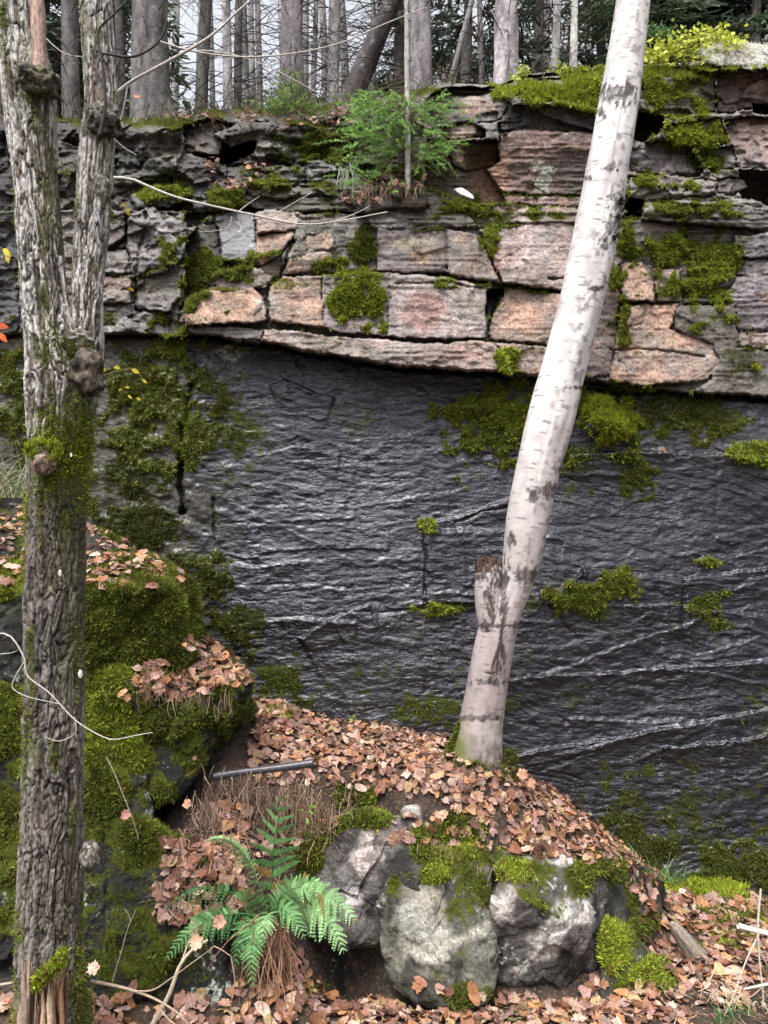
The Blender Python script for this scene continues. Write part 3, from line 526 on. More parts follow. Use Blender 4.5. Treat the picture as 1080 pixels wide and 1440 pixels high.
# rounded brow at the very top
Yd += .45 * np.clip(1 - T / .022, 0, 1) ** 2
W = PV(U, V_, Yd)
W[..., 2] += -.02 * np.clip(1 - T / .01, 0, 1)
nr, nc = U.shape
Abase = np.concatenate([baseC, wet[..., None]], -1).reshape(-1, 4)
Amask = np.stack([mo, mb, li, np.zeros_like(mo)], -1).reshape(-1, 4)
Wf = W.reshape(-1, 3)
ii = (np.arange(nr - 1)[:, None] * nc + np.arange(nc - 1)[None]).ravel()
Q = np.stack([ii, ii + nc, ii + nc + 1, ii + 1], 1)
fid = np.where(idm < 0, -1, idm)[:-1, :-1].ravel()
cliff = empty('rock_cliff', P(540, 1000, 4.3), 'tall layered rock cliff, glossy black wet slab below and cracked pink and grey blocks above', 'cliff')
G0 = (fid == len(B)).reshape(nr - 1, nc - 1); lab = np.zeros(G0.shape, int); nl = 0      # separate pieces of bedrock become separate parts
for (y0, x0) in zip(*np.nonzero(G0)):
    if lab[y0, x0]: continue
    nl += 1; lab[y0, x0] = nl; q_ = [(y0, x0)]
    while q_:
        y, x = q_.pop()
        for a, b in ((y + 1, x), (y - 1, x), (y, x + 1), (y, x - 1)):
            if 0 <= a < nr - 1 and 0 <= b < nc - 1 and G0[a, b] and not lab[a, b]: lab[a, b] = nl; q_.append((a, b))
    if (lab == nl).sum() < 150: fid.reshape(nr - 1, nc - 1)[lab == nl] = -2     # crumbs join the neighbouring block
f2d = fid.reshape(nr - 1, nc - 1)
while (f2d == -2).any():
    for sh, ax in ((1, 0), (-1, 0), (1, 1), (-1, 1)):
        r_ = np.roll(f2d, sh, ax); k = (f2d == -2) & (r_ != -2); f2d[k] = r_[k]
fid = np.where(fid == len(B), len(B) + lab.ravel(), fid)
for k in np.unique(fid):
    sel = Q[fid == k]
    if len(sel) < 4: continue
    ids, inv = np.unique(sel, return_inverse=True)
    if k < 0: nm, lb = 'wet_slab', 'glossy black wet rock slab with fine horizontal ripples'
    elif k >= len(B): nm, lb = 'bedrock', None
    else: nm, lb = 'rock_block', None
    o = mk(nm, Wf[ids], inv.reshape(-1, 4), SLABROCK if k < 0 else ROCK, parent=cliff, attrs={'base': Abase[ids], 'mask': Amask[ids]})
    if lb: o['label'] = lb
Nrm = np.cross(np.gradient(W, axis=1), np.gradient(W, axis=0)); Nrm /= np.linalg.norm(Nrm, axis=-1)[..., None] + 1e-12
Nrm[Nrm[..., 1] > 0] *= -1                                        # out of the rock, towards the viewer's side

# ---------------------------------------------------------------- moss fibres on the cliff
def moss_tufts(pos, nrm, bright, L=.014, per=4, r=rng, down=.25):
    n = len(pos) * per
    p = np.repeat(pos, per, 0) + r.normal(0, .006, (n, 3)); q = np.repeat(nrm, per, 0)
    d = q + r.normal(0, .55, (n, 3)); d[:, 2] += r.uniform(-down, .45, n); d /= np.linalg.norm(d, axis=1)[:, None]
    s = np.cross(d, r.normal(0, 1, (n, 3))); s /= np.linalg.norm(s, axis=1)[:, None]
    l = L * r.uniform(.35, 1.5, n)[:, None] * (.5 + fbm3(p[:, 0] * 12, p[:, 1] * 12, p[:, 2] * 12, 2, 9))[:, None]; wd = l * .22
    a = p - s * wd - q * .004; b = p + s * wd - q * .004; c = p + d * l
    V = np.stack([a, b, c], 1).reshape(-1, 3); Fc = np.arange(n * 3).reshape(-1, 3)
    br = np.clip(np.repeat(bright, per) + r.normal(0, .14, n), 0, 1)[:, None]
    dark = np.array([.042, .052, .013]); mid = np.array([.15, .19, .025]); hi = np.array([.33, .40, .035])
    cc = np.where(br < .5, dark + (mid - dark) * br * 2, mid + (hi - mid) * (br - .5) * 2)
    brown = (r.random(n) < .15)[:, None]; cc = np.where(brown, np.array([.16, .09, .03]), cc)
    cc = np.repeat(np.hstack([cc, np.ones((n, 1))]), 3, 0)
    return V, Fc, cc
def cliff_moss(sel, n, L, lo=.38, **k):
    f = np.flatnonzero(sel.ravel()); 
    if not len(f): return None
    w = sst(lo, .95, mo.ravel()[f]) + 1e-4 * np.where(np.isin(f % nc, np.flatnonzero((ua < -20) | (ua > 1200))), 4, 1)
    f = rng.choice(f, size=n, p=w / w.sum())
    jit = rng.uniform(-.5, .5, (n, 1)) * .008
    pos = Wf[f] + jit; nr_ = Nrm.reshape(-1, 3)[f]
    a = Acc(); V, Fc, cc = moss_tufts(pos, nr_, mb.ravel()[f] * .9 + .12 * (fbm(U / 12, V_ / 12, 2, 7).ravel()[f] - .3), L)
    a.add(V, Fc, cc); return a.mk(k.pop('name'), MOSS, smooth=False, **k)
used = np.zeros(U.shape, bool)
PATCH = [((785, 895), (560, 650), 2600, .030, 'bright yellow-green moss cushion hanging under the crack right behind the birch'),
 ((595, 782), (550, 680), 3600, .018, 'wide mat of green moss on the wet slab left of the birch'),
 ((592, 680), (845, 868), 350, .014, 'thin bright strip of moss on a ledge left of the birch fork'),
 ((765, 900), (795, 885), 1500, .016, 'arched patch of moss on the wet slab right of the birch fork'),
 ((940, 1045), (830, 905), 700, .016, 'faint drooping moss patch on the slab near the right edge'),
 ((445, 560), (378, 470), 2000, .016, 'moss growing in two hanging lobes on the purple block mid cliff'),
 ((480, 532), (310, 372), 700, .012, 'small dark green round moss patch above the two hanging lobes'),
 ((690, 745), (485, 556), 500, .018, 'small bright moss tuft dripping off the end of the long thin stone slab'),
 ((1020, 1100), (605, 665), 500, .018, 'moss tuft on the slab at the right edge just under the dark seam'),
 ((885, 1045), (320, 435), 2600, .014, 'broad moss patch around the square peach blocks on the right'),
 ((915, 1030), (160, 215), 1600, .016, 'yellow moss shelf below the brown mossy block at upper right'),
 ((672, 862), (88, 160), 3600, .020, 'thick golden moss cap on the cliff edge left of the birch top'),
 ((130, 300), (470, 690), 4200, .014, 'dense olive moss covering the rough rock right of the forked tree'),
 ((1058, 1075), (508, 526), 120, .012, 'tiny lone bright moss ball on the grey rock near the right edge')]
for (u0, u1), (v0, v1), n, L, lb in PATCH:
    s = (U > u0) & (U < u1) & (V_ > v0) & (V_ < v1) & (mo > .42) & ~used; used |= (U > u0) & (U < u1) & (V_ > v0) & (V_ < v1)
    cliff_moss(s, n, L, name='moss_patch', label=lb, cat='moss', group='moss patches on the cliff')
cliff_moss((mo > .26) & (mo < .5) & (T > .004), 9000, .0075, lo=.1, name='moss', label='faint scattered moss crumbs thinning out around the thicker moss on the cliff', cat='moss', kind='stuff')
cliff_moss((mo > .42) & ~used, 26000, .013, name='moss', label='olive and green moss spread thinly over ledges and seams of the cliff', cat='moss', kind='stuff')
# ---------------------------------------------------------------- the lower ground: one sheet, a leafy mound under the birch
GP = [  # (u, v, Y) seen ground points
 (330, 985, 4.30), (400, 990, 4.35), (480, 1003, 4.4), (560, 1018, 4.4), (620, 1026, 4.4), (700, 1060, 4.4), (760, 1096, 4.35), (820, 1140, 4.35), (880, 1190, 4.3), (930, 1235, 4.25), (1000, 1245, 4.2), (1080, 1262, 4.2), (1300, 1290, 4.2),
 (300, 1030, 3.95), (380, 1040, 3.95), (480, 1055, 3.95), (570, 1065, 3.95), (660, 1082, 3.85), (620, 1080, 3.7), (670, 1092, 3.68), (720, 1108, 3.7), (670, 1125, 3.52), (740, 1120, 3.9), (800, 1150, 3.9), (860, 1190, 3.9),
 (300, 1080, 3.6), (380, 1095, 3.6), (460, 1110, 3.55), (550, 1118, 3.5), (620, 1128, 3.5), (700, 1150, 3.5), (780, 1178, 3.55), (840, 1195, 3.65),
 (330, 1150, 3.40), (420, 1170, 3.42), (500, 1210, 3.4), (600, 1230, 3.35), (700, 1260, 3.35), (800, 1260, 3.4), (880, 1260, 3.6),
 (270, 1240, 3.20), (330, 1260, 3.14), (400, 1290, 3.2), (260, 1310, 3.15), (330, 1330, 3.12), (400, 1350, 3.2),
 (500, 1370, 3.25), (600, 1400, 3.18), (700, 1400, 3.15), (800, 1400, 3.18),
 (920, 1270, 3.95), (900, 1330, 3.55), (960, 1300, 3.8), (1040, 1300, 3.9), (1080, 1340, 3.6), (1000, 1350, 3.45), (1080, 1400, 3.2), (960, 1400, 3.2), (1040, 1440, 3.05),
 (280, 1400, 3.02), (400, 1395, 3.05), (520, 1400, 3.1), (640, 1418, 3.05), (760, 1424, 3.0), (880, 1430, 3.0), (150, 1410, 2.95), (0, 1420, 2.9), (-200, 1440, 2.9), (300, 1440, 2.9), (600, 1450, 2.9), (900, 1455, 2.9), (1200, 1440, 3.0), (1400, 1400, 3.2),
 (100, 1200, 3.9), (0, 1200, 3.9), (200, 1180, 3.7), (-200, 1200, 3.9)]
gp = np.array([P(*p) for p in GP])
far = []
for x in (-6, -3, -1.5, 0, 1.5, 3, 6):
    for y, z in ((2.3, -.47), (1.4, -.45), (.4, -.2), (-1, .02), (-4, .1), (-8, .5)): far.append((x, y, z))
for x in (-5, -3.5, 3.6, 5.5): far += [(x, 3.2, -.45), (x, 4.4, -.4)]
gp = np.vstack([gp, far])
def tps_fit(xy, z, lam):
    n = len(xy); d = np.hypot(xy[:, None, 0] - xy[None, :, 0], xy[:, None, 1] - xy[None, :, 1]) + 1e-9
    K = d ** 2 * np.log(d) + lam * np.eye(n); Pm = np.hstack([np.ones((n, 1)), xy]); A_ = np.block([[K, Pm], [Pm.T, np.zeros((3, 3))]])
    return np.linalg.solve(A_, np.concatenate([z, np.zeros(3)]))
gw = tps_fit(gp[:, :2], gp[:, 2], .002)
def gz(x, y):
    x = np.asarray(x, float); y = np.asarray(y, float); sh = x.shape; x = x.ravel(); y = y.ravel(); z = gw[-3] + gw[-2] * x + gw[-1] * y
    for i in range(len(gp)):
        d = (x - gp[i, 0]) ** 2 + (y - gp[i, 1]) ** 2 + 1e-12; z = z + gw[i] * d * .5 * np.log(d)
    return z.reshape(sh)
gx = np.concatenate([-np.geomspace(400, 6.2, 14), np.arange(-6, -2.6, .1), np.arange(-2.6, 2.9, .018), np.arange(2.9, 6.1, .1), np.geomspace(6.2, 400, 14)])
gy = np.concatenate([-np.geomspace(400, 8.2, 14), np.arange(-8, 2.2, .25), np.arange(2.2, 4.75, .018), [4.9]])
GX, GY = np.meshgrid(gx, gy)
GZ = gz(np.clip(GX, -6, 6), np.clip(GY, -8, 5))
fine = (np.abs(GX) < 3.5) & (GY > 1.5)
GZ = GZ + np.where(fine, (fbm(GX * 5, GY * 5, 5, 201) - .5) * .07 + (fbm(GX * 30, GY * 30, 3, 203) - .5) * .02, (fbm(GX * .7, GY * .7, 3, 205) - .5) * .15)
GZ = GZ + .07 * np.exp(-((GX - .45) / .22) ** 2 - ((GY - 3.68) / .14) ** 2)
GZ = GZ - .50 * np.exp(-((GX + .19) / .19) ** 2 - ((GY - 3.42) / .2) ** 2)
rise = np.clip(-GY - 8, 0, 60); GZ = GZ + .36 * rise                              # unseen rise added behind the viewer to darken the slab's reflections
MG = Mat('forest_soil', .9)
c_ = MG.mix(MG.ss(.4, .62, MG.noise(7, 5, .65)), (.018, .012, .009), (.05, .032, .02)); c_ = MG.mix(MG.ss(.52, .66, MG.noise(60, 4, .7)), c_, (.15, .085, .05))
gm = MG.sep(MG.attr('mask').outputs['Color']); c_ = MG.mix(MG.ss(.0, .2, MG.math('SUBTRACT', MG.math('ADD', gm[0], MG.math('MULTIPLY', MG.noise(25, 4), .6)), .85)), c_, (.05, .06, .012))
MG.color(c_).bump(MG.math('ADD', MG.noise(40, 6, .7), MG.noise(9, 4)), .8, .03)
def project(p):
    p = np.asarray(p); return 540 + F * p[..., 0] / np.maximum(p[..., 1], .01), 720 - F * (p[..., 2] - CAMZ) / np.maximum(p[..., 1], .01)
GW = np.stack([GX, GY, GZ], -1); gu, gv = project(GW)
GMO = [(985, 1248, 70, 20, 1.3, 1.), (1040, 1300, 70, 40, 1.0, .6), (950, 1240, 50, 16, 1.2, .9), (500, 1120, 40, 20, 1, .5), (610, 1395, 30, 14, .9, .3), (390, 1000, 26, 12, 1.2, .8), (430, 1160, 60, 30, .6, .25), (640, 1170, 60, 30, .9, .6), (440, 1390, 30, 10, .8, .2), (1000, 1330, 30, 20, .6, .5)]
gmo = np.zeros(GX.shape); gmb = np.zeros(GX.shape)
for (u0, v0, ru, rv, s, br) in GMO:
    r = np.hypot((gu - u0) / ru, (gv - v0) / rv); k = s * sst(1.4, .3, r + 1.2 * (fbm(GX * 14, GY * 14, 3, 207) - .5)) * (GY > 2); gmb = np.where(k > gmo, br, gmb); gmo = np.maximum(gmo, k)
def gridfaces(nr, nc):
    i = (np.arange(nr - 1)[:, None] * nc + np.arange(nc - 1)[None]).ravel(); return np.stack([i, i + 1, i + nc + 1, i + nc], 1)
ground = mk('ground', GW, gridfaces(*GX.shape), MG.m, attrs={'mask': np.stack([gmo, gmb, 0 * gmo, 0 * gmo], -1).reshape(-1, 4)}, kind='structure', label='dark soil and leaf mould at the foot of the cliff', origin=(0, 3, -.5))

# ---------------------------------------------------------------- boulders: rounded convex hulls with chipped, rough faces
boulders = []
def boulder(pts, label, colr, rnd=.035, rough=.03, seed=1, n=72, moss=(), lich=.4, wet=.1, light=None, cat='boulder', name='boulder', topmoss=.5, gmoss=.0, group=None):
    H = np.array([P(*p) for p in pts]); c = H.mean(0)
    bm = bmesh.new(); [bm.verts.new(h - c) for h in H]
    bmesh.ops.convex_hull(bm, input=bm.verts); bm.normal_update()
    pn = []; pd = []
    for f in bm.faces:
        nn_ = np.array(f.normal); d = float(np.dot(nn_, np.array(f.verts[0].co)))
        if d < 0: nn_, d = -nn_, -d
        if d > .01: pn.append(nn_); pd.append(d)
    bm.free(); pn = np.array(pn); pd = np.array(pd)
    g = np.linspace(-1, 1, n); a, b = np.meshgrid(g, g); a = np.tan(a * math.pi / 4); b = np.tan(b * math.pi / 4); o = np.ones_like(a)
    sides = [np.stack(s, -1).reshape(-1, 3) for s in ((o, a, b), (-o, b, a), (b, o, a), (a, -o, b), (a, b, o), (b, a, -o))]
    D = np.vstack(sides); D /= np.linalg.norm(D, axis=1)[:, None]
    dd = D @ pn.T; rr = np.where(dd > .02, pd / np.maximum(dd, .02), 1e3)
    k = 1 / rnd; r0 = rr.min(1); R = r0 - np.log(np.exp(-(np.minimum(rr - r0[:, None], 5)) * k).sum(1)) / k
    R = np.maximum(R, .25 * r0)
    W1 = D * R[:, None]; H1 = H - c                                        # rounding eats into the hull: grow it back to the traced size
    D = D * ((H1.max(0) - H1.min(0)) / (W1.max(0) - W1.min(0))); D0 = D; 
    W0 = c + D * R[:, None]; s = seed * 7.3
    dsp = (fbm3(W0[:, 0] * 3.3 + s, W0[:, 1] * 3.3, W0[:, 2] * 3.3, 4, seed) - .5) * 3.2 * rough
    wq = (fbm3(W0[:, 0] * 6, W0[:, 1] * 6, W0[:, 2] * 6, 3, seed + 21) - .5) * .12
    for sc_, am in ((6.5, .7), (16, .22)): dsp += facet((W0[:, 0] + .5 * W0[:, 1] + wq) * sc_ + s, (W0[:, 2] - .4 * W0[:, 1] + wq) * sc_, seed + 33, .9) * rough * am
    dsp += (fbm3(W0[:, 0] * 28 + s, W0[:, 1] * 28, W0[:, 2] * 28, 3, seed + 3) - .5) * rough * .5
    Wb = W0 + D * dsp[:, None]
    u_, v_ = project(Wb); nz = (dd.argmax(1), pn[np.argmin(rr, 1), 2])[1]
    nr2 = fbm3(Wb[:, 0] * 9, Wb[:, 1] * 9, Wb[:, 2] * 9, 3, 301) - .5
    m_ = np.clip(gmoss + topmoss * sst(.1, .8, nz), 0, 1) + .9 * nr2; br_ = np.full(len(m_), .35)
    for (u0, v0, ru, rv, st_, b0) in moss:
        r_ = np.hypot((u_ - u0) / ru, (v_ - v0) / rv); kk = st_ * sst(1.5, .2, r_ + 1.5 * nr2); br_ = np.where(kk > m_, b0, br_); m_ = np.maximum(m_, kk)
    m_ = np.clip(m_, 0, 1.3)
    Wb = Wb + D * (sst(.5, 1., m_) * (.01 + .03 * fbm3(Wb[:, 0] * 30, Wb[:, 1] * 30, Wb[:, 2] * 30, 2, 5)))[:, None]
    cc = .62 * np.array(colr)[None] * (1 + 1.5 * (fbm3(Wb[:, 0] * 4, Wb[:, 1] * 4, Wb[:, 2] * 4, 4, seed + 9) - .5))[:, None]
    for (u0, v0, ru, rv, a_, c2) in (light or []):
        dx, dy = u_ - u0, v_ - v0; ca, sa = math.cos(a_), math.sin(a_); r_ = np.hypot((dx * ca + dy * sa) / ru, (-dx * sa + dy * ca) / rv)
        kk = (sst(1.3, .5, r_ + 2.2 * nr2))[:, None]; cc = cc * (1 - kk) + np.array(c2) * kk * .85
    n2_ = n * n; f0 = gridfaces(n, n); Fc = np.vstack([f0 + i * n2_ for i in range(6)])
    # weld the six patches
    key = np.round(D * 4000).astype(np.int64); _, first, inv = np.unique(key, axis=0, return_index=True, return_inverse=True); inv = inv.ravel()
    Wb = Wb[first]; Fc = inv[Fc]; cc = cc[first]; m_ = m_[first]; br_ = br_[first]
    sn = fbm3(Wb[:, 0] * 7 + s, Wb[:, 1] * 7, Wb[:, 2] * 4.5, 5, seed + 41, .6); cc = cc * (1 - .72 * sst(.47, .60, sn))[:, None]      # dark weather stains
    lic = lich * (.5 + 1.1 * sst(.35, .65, fbm3(Wb[:, 0] * 5 + s, Wb[:, 1] * 5, Wb[:, 2] * 5, 3, seed + 43)))
    o = mk(name, Wb, Fc, ROCK, attrs={'base': np.hstack([cc, np.full((len(Wb), 1), wet)]), 'mask': np.stack([m_, br_, lic, lic * 0], -1)}, label=label, cat=cat, group=group)
    boulders.append((o, Wb, Fc, m_, br_)); return o
WHT = (.50, .47, .45)
# upper left block and the stepped blocks under it
boulder([(-260, 800, 3.75), (250, 826, 3.62), (120, 828, 3.5), (-260, 950, 3.6), (268, 930, 3.65), (130, 965, 3.5), (-260, 700, 4.5), (60, 722, 4.4), (170, 760, 4.35), (262, 815, 4.2), (290, 930, 4.25), (200, 980, 4.4), (-260, 980, 4.4)],
        'long mossy rock block behind the forked tree with leaves on its sloping top', (.025, .027, .024), .02, .045, 2, 90, gmoss=.25, moss=[(150, 880, 90, 90, 1.0, .35), (215, 880, 80, 110, 1.2, .3), (170, 830, 90, 14, 1.1, .5), (-60, 830, 120, 30, 1, .6), (20, 800, 40, 20, 1, .7)], topmoss=.2)
boulder([(110, 935, 3.5), (150, 932, 3.7), (176, 975, 3.45), (345, 968, 3.55), (210, 985, 3.4), (250, 905, 3.85), (300, 900, 4.0), (345, 955, 4.0), (110, 1110, 3.4), (200, 1150, 3.35), (262, 1110, 3.4), (330, 1010, 3.6), (345, 1010, 4.2), (110, 1150, 4.2)],
        'mossy rock step holding a heap of leaves, between the forked tree and the wet slab', (.02, .022, .018), .02, .045, 3, 80, gmoss=.45, moss=[(150, 960, 40, 30, 1.2, .6), (150, 1060, 70, 90, 1.1, .7), (230, 1020, 60, 40, .8, .2), (300, 1010, 50, 30, .7, .15), (340, 1000, 30, 20, .8, .3)], topmoss=.1)
boulder([(-260, 960, 3.4), (125, 975, 3.45), (140, 1060, 3.35), (210, 1060, 3.4), (215, 1150, 3.3), (120, 1210, 3.25), (-260, 1180, 3.2), (-260, 1010, 4.2), (200, 1010, 4.2), (200, 1200, 4.2), (-260, 1200, 4.2)],
        'big mossy boulder behind the lower half of the forked tree', (.035, .038, .032), .04, .03, 4, 80, gmoss=.25, moss=[(0, 1020, 60, 70, 1.0, .45), (170, 1030, 60, 60, 1.1, .65), (150, 1120, 50, 50, .9, .45), (0, 1130, 70, 40, .8, .3)], lich=.5)
boulder([(-260, 1180, 3.2), (30, 1190, 3.2), (200, 1150, 3.25), (300, 1230, 3.15), (330, 1330, 3.05), (320, 1420, 3.0), (110, 1430, 2.95), (-260, 1400, 2.95), (-260, 1200, 4.), (300, 1230, 3.9), (300, 1450, 3.8), (-260, 1450, 3.8)],
        'dark shaded wet boulder with white lichen flecks behind the tree base', (.008, .009, .009), .04, .06, 5, 90, gmoss=.22, moss=[(190, 1180, 50, 60, .8, .3), (20, 1230, 50, 30, .8, .3), (250, 1350, 70, 60, .6, .1), (170, 1260, 50, 40, .5, .1)], lich=.55, wet=.1)  # near-black colour stands in for the shade on this boulder
# the three pale boulders under the mound
boulder([(405, 1180, 3.35), (480, 1165, 3.3), (560, 1140, 3.35), (590, 1150, 3.4), (598, 1235, 3.25), (560, 1310, 3.2), (500, 1335, 3.2), (440, 1310, 3.25), (405, 1250, 3.35), (430, 1170, 3.9), (590, 1150, 3.9), (580, 1320, 3.8), (420, 1300, 3.9)],
        'grey boulder with a broad white streak right of the fern', (.13, .125, .12), .03, .035, 6, 96, moss=[(440, 1180, 50, 40, 1, .25), (500, 1150, 60, 20, .9, .4), (430, 1240, 20, 40, .6, .2), (590, 1190, 16, 40, .8, .5)], light=[(525, 1190, 50, 26, -.9, (.55, .50, .49)), (500, 1260, 46, 18, -.6, (.38, .36, .36))], lich=.3)
boulder([(548, 1215, 3.28), (620, 1195, 3.3), (690, 1215, 3.28), (700, 1300, 3.15), (690, 1392, 3.05), (640, 1418, 3.02), (570, 1402, 3.06), (532, 1350, 3.12), (536, 1260, 3.2), (560, 1200, 3.8), (690, 1200, 3.8), (690, 1400, 3.7), (560, 1400, 3.7)],
        'rounded egg-shaped boulder in the middle with mossy top and green-grey lichen', (.12, .12, .10), .035, .035, 7, 96, moss=[(620, 1200, 90, 26, 1.2, .55), (600, 1230, 60, 16, 1.1, .7), (660, 1240, 40, 60, .7, .25), (640, 1400, 50, 20, .8, .3), (600, 1180, 60, 40, 1, .5)], light=[(640, 1330, 50, 14, -.6, (.34, .34, .30)), (600, 1290, 40, 60, .2, (.24, .24, .21))], lich=.42)
boulder([(690, 1200, 3.3), (728, 1186, 3.4), (800, 1200, 3.4), (850, 1210, 3.45), (846, 1300, 3.3), (838, 1370, 3.25), (780, 1396, 3.2), (720, 1400, 3.15), (690, 1390, 3.15), (684, 1290, 3.15), (730, 1262, 3.1), (800, 1300, 3.12), (700, 1190, 3.9), (850, 1200, 3.9), (840, 1390, 3.8), (700, 1390, 3.8)],
        'angular boulder with a slanting white band, right of the round one', (.085, .08, .078), .014, .035, 8, 100, moss=[(725, 1225, 36, 20, 1.2, .75), (840, 1215, 30, 24, 1.1, .5), (700, 1180, 36, 20, 1.1, .7), (820, 1240, 30, 30, .7, .2)], light=[(785, 1300, 75, 20, -.75, (.50, .49, .47)), (705, 1270, 20, 40, .3, (.34, .325, .31)), (750, 1200, 60, 9, .15, (.50, .47, .45)), (760, 1340, 60, 14, -.6, (.40, .385, .37))], lich=.45)
boulder([(565, 1135, 3.42), (590, 1130, 3.42), (598, 1180, 3.35), (570, 1190, 3.35), (560, 1160, 3.36), (565, 1135, 3.7), (598, 1140, 3.7), (595, 1190, 3.7)],
        'small upright pale stone wedged in moss above the grey boulder', (.34, .33, .31), .02, .012, 9, 36, topmoss=.1, cat='stone', name='stone')
# mossy steps on the right of the boulders
boulder([(848, 1205, 3.5), (900, 1215, 3.7), (935, 1245, 3.75), (925, 1300, 3.6), (870, 1310, 3.4), (845, 1290, 3.4), (850, 1210, 3.95), (930, 1240, 4.0), (920, 1320, 4.0)],
        'dark mossy rock at the end of the leafy mound below the grass tuft', (.06, .06, .055), .03, .03, 10, 60, moss=[(860, 1225, 26, 30, 1.1, .4), (900, 1300, 40, 20, .9, .35), (890, 1260, 20, 40, .8, .3)])
boulder([(848, 1300, 3.3), (880, 1306, 3.45), (905, 1340, 3.4), (952, 1376, 3.3), (966, 1400, 3.3), (960, 1460, 3.15), (850, 1460, 3.05), (842, 1380, 3.15), (850, 1310, 3.8), (940, 1360, 3.8), (960, 1460, 3.7)],
        'low grey boulder capped with a thick moss cushion at the lower right', (.15, .15, .125), .03, .025, 11, 80, moss=[(868, 1335, 26, 44, 1.3, .6), (905, 1375, 46, 26, 1.35, .7), (880, 1440, 20, 30, .6, .3)], lich=.42)
boulder([(895, 1325, 3.55), (925, 1345, 3.5), (935, 1362, 3.4), (900, 1345, 3.4), (900, 1335, 3.7), (940, 1360, 3.7), (905, 1365, 3.55)],
        'small flat grey stone between the moss cushion and the leaves', (.25, .25, .26), .01, .006, 12, 30, topmoss=0, lich=.2, cat='stone', name='stone')
# rock behind the dark hollow under the fern
boulder([(300, 1170, 3.45), (420, 1180, 3.5), (440, 1320, 3.45), (560, 1330, 3.5), (560, 1430, 3.4), (300, 1430, 3.2), (300, 1180, 4.), (560, 1200, 4.), (560, 1430, 4.)],
        'dark rock in the shaded hollow behind the hanging fern roots', (.028, .03, .026), .04, .03, 13, 50, moss=[(440, 1385, 40, 14, .9, .25), (440, 1180, 50, 30, .8, .2)])
# moss fibres on boulders and ground
def surf_moss(Wb, Fc, m_, br_, dens, L, th=.5):
    a, b, c, d = (Wb[Fc[:, i]] for i in range(4)); nn_ = np.cross(c - a, d - b); ar = np.linalg.norm(nn_, axis=1) * .5; nn_ = nn_ / (2 * ar[:, None] + 1e-12)
    ctr = Wb.mean(0); fl = np.sign(((a + c) / 2 - ctr)[:, :] @ np.ones(3)); 
    mm = m_[Fc].mean(1); w_ = ar * sst(th, th + .35, mm); n = int(w_.sum() * dens)
    if n < 10: return None
    f = rng.choice(len(Fc), size=n, p=w_ / w_.sum()); s, t = rng.random((2, n, 1))
    pos = (a[f] * (1 - s) + b[f] * s) * (1 - t) + (d[f] * (1 - s) + c[f] * s) * t
    return moss_tufts(pos, nn_[f], br_[Fc].mean(1)[f] + .9 * (fbm3(pos[:, 0] * 7, pos[:, 1] * 7, pos[:, 2] * 5, 3, 303) - .5), L)
mossacc = Acc()
for (o, Wb, Fc, m_, br_) in boulders:
    a_, b_, c__ = Wb[Fc[:, 0]], Wb[Fc[:, 1]], Wb[Fc[:, 2]]; nn_ = np.cross(b_ - a_, c__ - a_); out = ((a_ - Wb.mean(0)) * nn_).sum(1).mean()
    if out < 0: 
        Fc = Fc[:, ::-1]; o.data.flip_normals()
    r_ = surf_moss(Wb, Fc, m_, br_, 26000, .014)
    if r_: mossacc.add(*r_)
mossacc.mk('moss', MOSS, smooth=False, label='green moss covering the boulders below the cliff', cat='moss', kind='stuff')
gF = gridfaces(*GX.shape); sel = (gmo.ravel()[gF].max(1) > .4); a_ = Acc(); r_ = surf_moss(GW.reshape(-1, 3), gF[sel], gmo.ravel(), gmb.ravel(), 26000, .020, .4); a_.add(*r_)
a_.mk('moss', MOSS, smooth=False, label='bright green moss carpet on the ground at the foot of the cliff', cat='moss', kind='stuff')

# ---------------------------------------------------------------- fallen leaves
def leaf_shape(kind, r):
    if kind == 0:   # five-lobed maple leaf
        an = [-90, -60, -35, -20, 5, 22, 35, 52, 68, 79, 90, 101, 112, 128, 145, 158, 175, 200, 215, 240]
        ra = [.30, .50, .58, .46, .66, .52, .78, .58, .70, .60, .98, .60, .70, .58, .78, .52, .66, .46, .58, .50]
    elif kind == 1:  # oval beech leaf
        an = list(np.linspace(-90, 252, 15)); ra = [.75 * (1 / math.hypot(math.cos(math.radians(x)) / .42, math.sin(math.radians(x)) / .85)) / .75 for x in an]
    else:            # curled, torn piece
        an = list(np.linspace(-90, 250, 13)); ra = [.38 + .42 * r.random() for _ in an]
    an = np.radians(an); ra = np.array(ra) * (1 + r.normal(0, .05, len(ra)))
    x = np.cos(an) * ra; y = np.sin(an) * ra
    ring = np.stack([x, y], 1); inner = ring * .5; V2 = np.vstack([[[0, 0]], inner, ring]); n = len(ring)
    k1, k2, k3 = r.normal(0, .26, 3); z = k1 * V2[:, 0] ** 2 + k2 * V2[:, 1] ** 2 + k3 * V2[:, 0] * V2[:, 1] + .12 * np.abs(V2[:, 0]) + r.normal(0, .05, len(V2))
    V = np.hstack([V2, z[:, None]]); i = np.arange(n); j = (i + 1) % n
    T_ = np.stack([np.zeros(n, int), 1 + i, 1 + j], 1); Qd = np.stack([1 + i, 1 + n + i, 1 + n + j, 1 + j], 1)
    return V, [T_, Qd]
LS = [leaf_shape([0, 1, 0, 1, 2, 0, 2, 2, 1, 0][i % 10], rng) for i in range(20)]
LC = np.array([(.16, .085, .06), (.42, .30, .16), (.30, .20, .17), (.24, .11, .06), (.40, .21, .14), (.46, .28, .20), (.34, .17, .12), (.52, .34, .26), (.28, .13, .09), (.44, .24, .13), (.38, .23, .19), (.20, .10, .075), (.56, .40, .32), (.33, .19, .17), (.46, .22, .10)])
dg = bpy.context.evaluated_depsgraph_get()
bv = []
